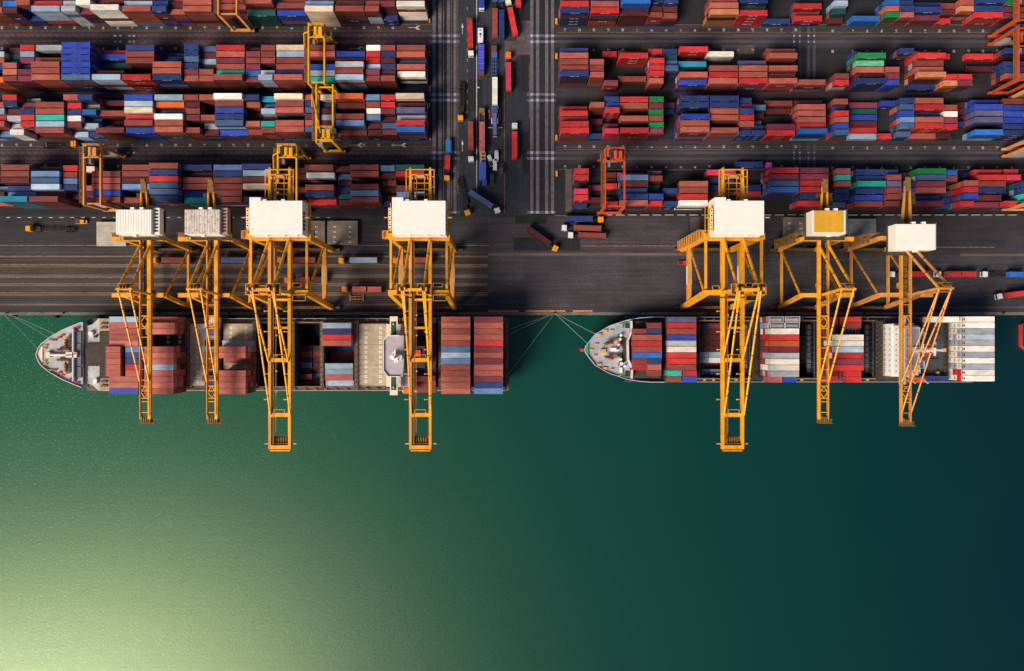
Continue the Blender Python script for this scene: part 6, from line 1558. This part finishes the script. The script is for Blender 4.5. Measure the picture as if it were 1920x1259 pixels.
# truck loads: said by their truck
tcount = Counter(PAL[col][0] + str(ln) for _, col, ln, _ in TRUCKED)
seen = Counter()
TL = {'white-cabbed truck with bright red container facing the quay, top of the road': 'truck facing the quay, top of the road',
 'truck with small white cab and blue cargo cut off by the top edge': 'truck cut off by the top edge',
 'truck hauling a dark maroon container between the blue tarpaulin lorry and a red one': 'truck near the blue tarpaulin lorry',
 'truck hauling a dark navy container beside the maroon one': 'truck in the dark, beside a maroon one',
 'truck turning with a bright red container at the top of the road': 'slanting truck at the top of the road',
 'truck with red container cut off by the top edge beside the road strips': 'truck cut off by the top edge',
 'white-cabbed truck heading to the quay with a rust brown container': 'truck in the outer road lane',
 'orange-cabbed truck with a short red container at the road edge strips': 'truck at the road edge strips',
 'white-cabbed truck heading inland with a bright red container, lone in the inner lane': 'lone truck facing inland, road inner lane',
 'white-cabbed truck with a maroon container, inner of two side by side': 'inner of two trucks side by side',
 'white-cabbed truck with a maroon container, quayside one of two side by side': 'quayside one of two trucks side by side',
 'amber-cabbed truck turning on to the quay with a maroon container': 'truck turning on to the quay',
 'amber-cabbed truck with a rust container under the crane with clean ribbed roof': 'truck under the crane with ribbed roof',
 'truck with a slate blue container under the crane with rust-streaked roof': 'truck under the crane with rust-streaked roof',
 'white-cabbed truck jack-knifed with a slate blue container at the road mouth': 'jack-knifed truck at the road mouth',
 'truck with a red container between the legs of the crane beside the rust-streaked one': 'truck between large crane legs',
 'amber-cabbed truck with a pale blue container between two large cranes': 'truck between two large cranes',
 "amber-cabbed truck with a red container under the crane over the green-winged bridge": 'truck under the crane over the green-winged bridge',
 'amber-cabbed truck with a navy container at the yard edge': 'amber-cabbed truck at the yard edge',
 "white-cabbed truck with a bright red container under the ochre crane": 'truck under the ochre crane',
 'white-cabbed truck with a slanting bright red container at the quay edge': 'slanting trailer at the quay edge',
 'truck with magenta cab and navy container in the gantry lane': 'magenta-cabbed truck in the gantry lane',
 'orange-cabbed truck heading inland with a pinkish red container': 'orange-cabbed truck facing inland',
 'truck with a white container in the middle of the road': 'truck in the middle of the road',
 'amber-cabbed truck with two short salmon containers beside the spreader on the quay': 'truck beside the quay spreader, %s of two',
 'orange-cabbed truck with two short brown containers below the crane beside the rust-streaked one': 'truck below a large crane',
 'white-cabbed truck with two short bright red containers on the quay': 'white-cabbed quay truck, %s of two',
 'white-cabbed truck with one short blue container at the back of its trailer': 'half empty trailer on the quay'}
for o, col, ln, tl in TRUCKED:
    w_ = TL.get(tl, tl)
    if '%s' in w_:
        seen[tl] += 1; w_ = w_ % ('rear one' if seen[tl] == 1 else 'one next the cab')
    o['label'] = '%s %s container on %s' % (PAL[col][0], 'long' if ln == 40 else 'short', w_)
    del o['_t']
# all the rest of the piles as one body
pile = MB()
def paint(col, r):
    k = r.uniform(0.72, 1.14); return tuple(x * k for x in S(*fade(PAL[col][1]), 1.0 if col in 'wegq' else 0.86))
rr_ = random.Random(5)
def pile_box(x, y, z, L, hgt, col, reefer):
    c = paint(col, rr_); d = tuple(v * (WALL_SHADE if col not in 'weglq' else 0.55) for v in c)  # long walls of the pile get the same painted-in shade
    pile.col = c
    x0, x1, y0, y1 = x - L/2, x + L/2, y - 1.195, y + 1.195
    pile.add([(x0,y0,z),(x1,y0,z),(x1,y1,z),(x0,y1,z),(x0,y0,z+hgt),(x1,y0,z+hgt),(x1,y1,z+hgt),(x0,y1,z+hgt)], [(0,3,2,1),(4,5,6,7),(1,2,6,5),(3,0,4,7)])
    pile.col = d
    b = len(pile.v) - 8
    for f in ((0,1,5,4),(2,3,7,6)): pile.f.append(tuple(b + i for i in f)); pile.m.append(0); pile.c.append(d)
    n = int(L / 1.2)
    for k in range(n):   # pressed ribs down the two long walls
        X = x - L/2 + (k + 0.5) * L / n
        for s_ in (-1, 1): pile.box(X - 0.18, X + 0.18, y + s_ * 1.195, y + s_ * 1.221, z + 0.2, z + hgt - 0.15)
    if col in 'nRG' and int(x * 7 + y) % 3:
        pile.col = (0.6, 0.6, 0.6); lettering(pile, x, y, z, L, hgt, 0, 1.235)
    pile.col = (0.20, 0.17, 0.16)
    for sx in (-1, 1):
        for sy in (-1, 1): pile.box(x + sx * (L/2 + 0.01), x + sx * (L/2 - 0.18), y + sy * 1.228, y + sy * 1.05, z + hgt - 0.13, z + hgt + 0.004)
    if reefer:
        pile.col = S(*PAL['w'][1]) if col in 'we' else S(*PAL[col][1])
        pile.box(x - L/2 - 0.05, x - L/2, y - 1.05, y + 1.05, z + 0.25, z + hgt - 0.2)
        pile.col = (0.02, 0.022, 0.03)
        n0 = len(pile.v); pile.tube((x - L/2 - 0.10, y, z + 1.55), (x - L/2 - 0.05, y, z + 1.6), 0.62, 12)
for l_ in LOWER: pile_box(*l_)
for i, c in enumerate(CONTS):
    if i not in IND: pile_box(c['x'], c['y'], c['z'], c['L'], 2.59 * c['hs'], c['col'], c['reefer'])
pile.col = None
po = pile.build('stacked_containers', M_TINT); po['kind'] = 'stuff'
tag(po, 'the remaining stacked containers in mixed rust, red, blue and grey', 'containers')
print('containers', len(CONTS), 'individual', len(IND), 'lower', len(LOWER), 'dup labels', [k for k, v in used.items() if v > 1][:10], 'long', [k for k in used if count_words(k) > 16][:5])
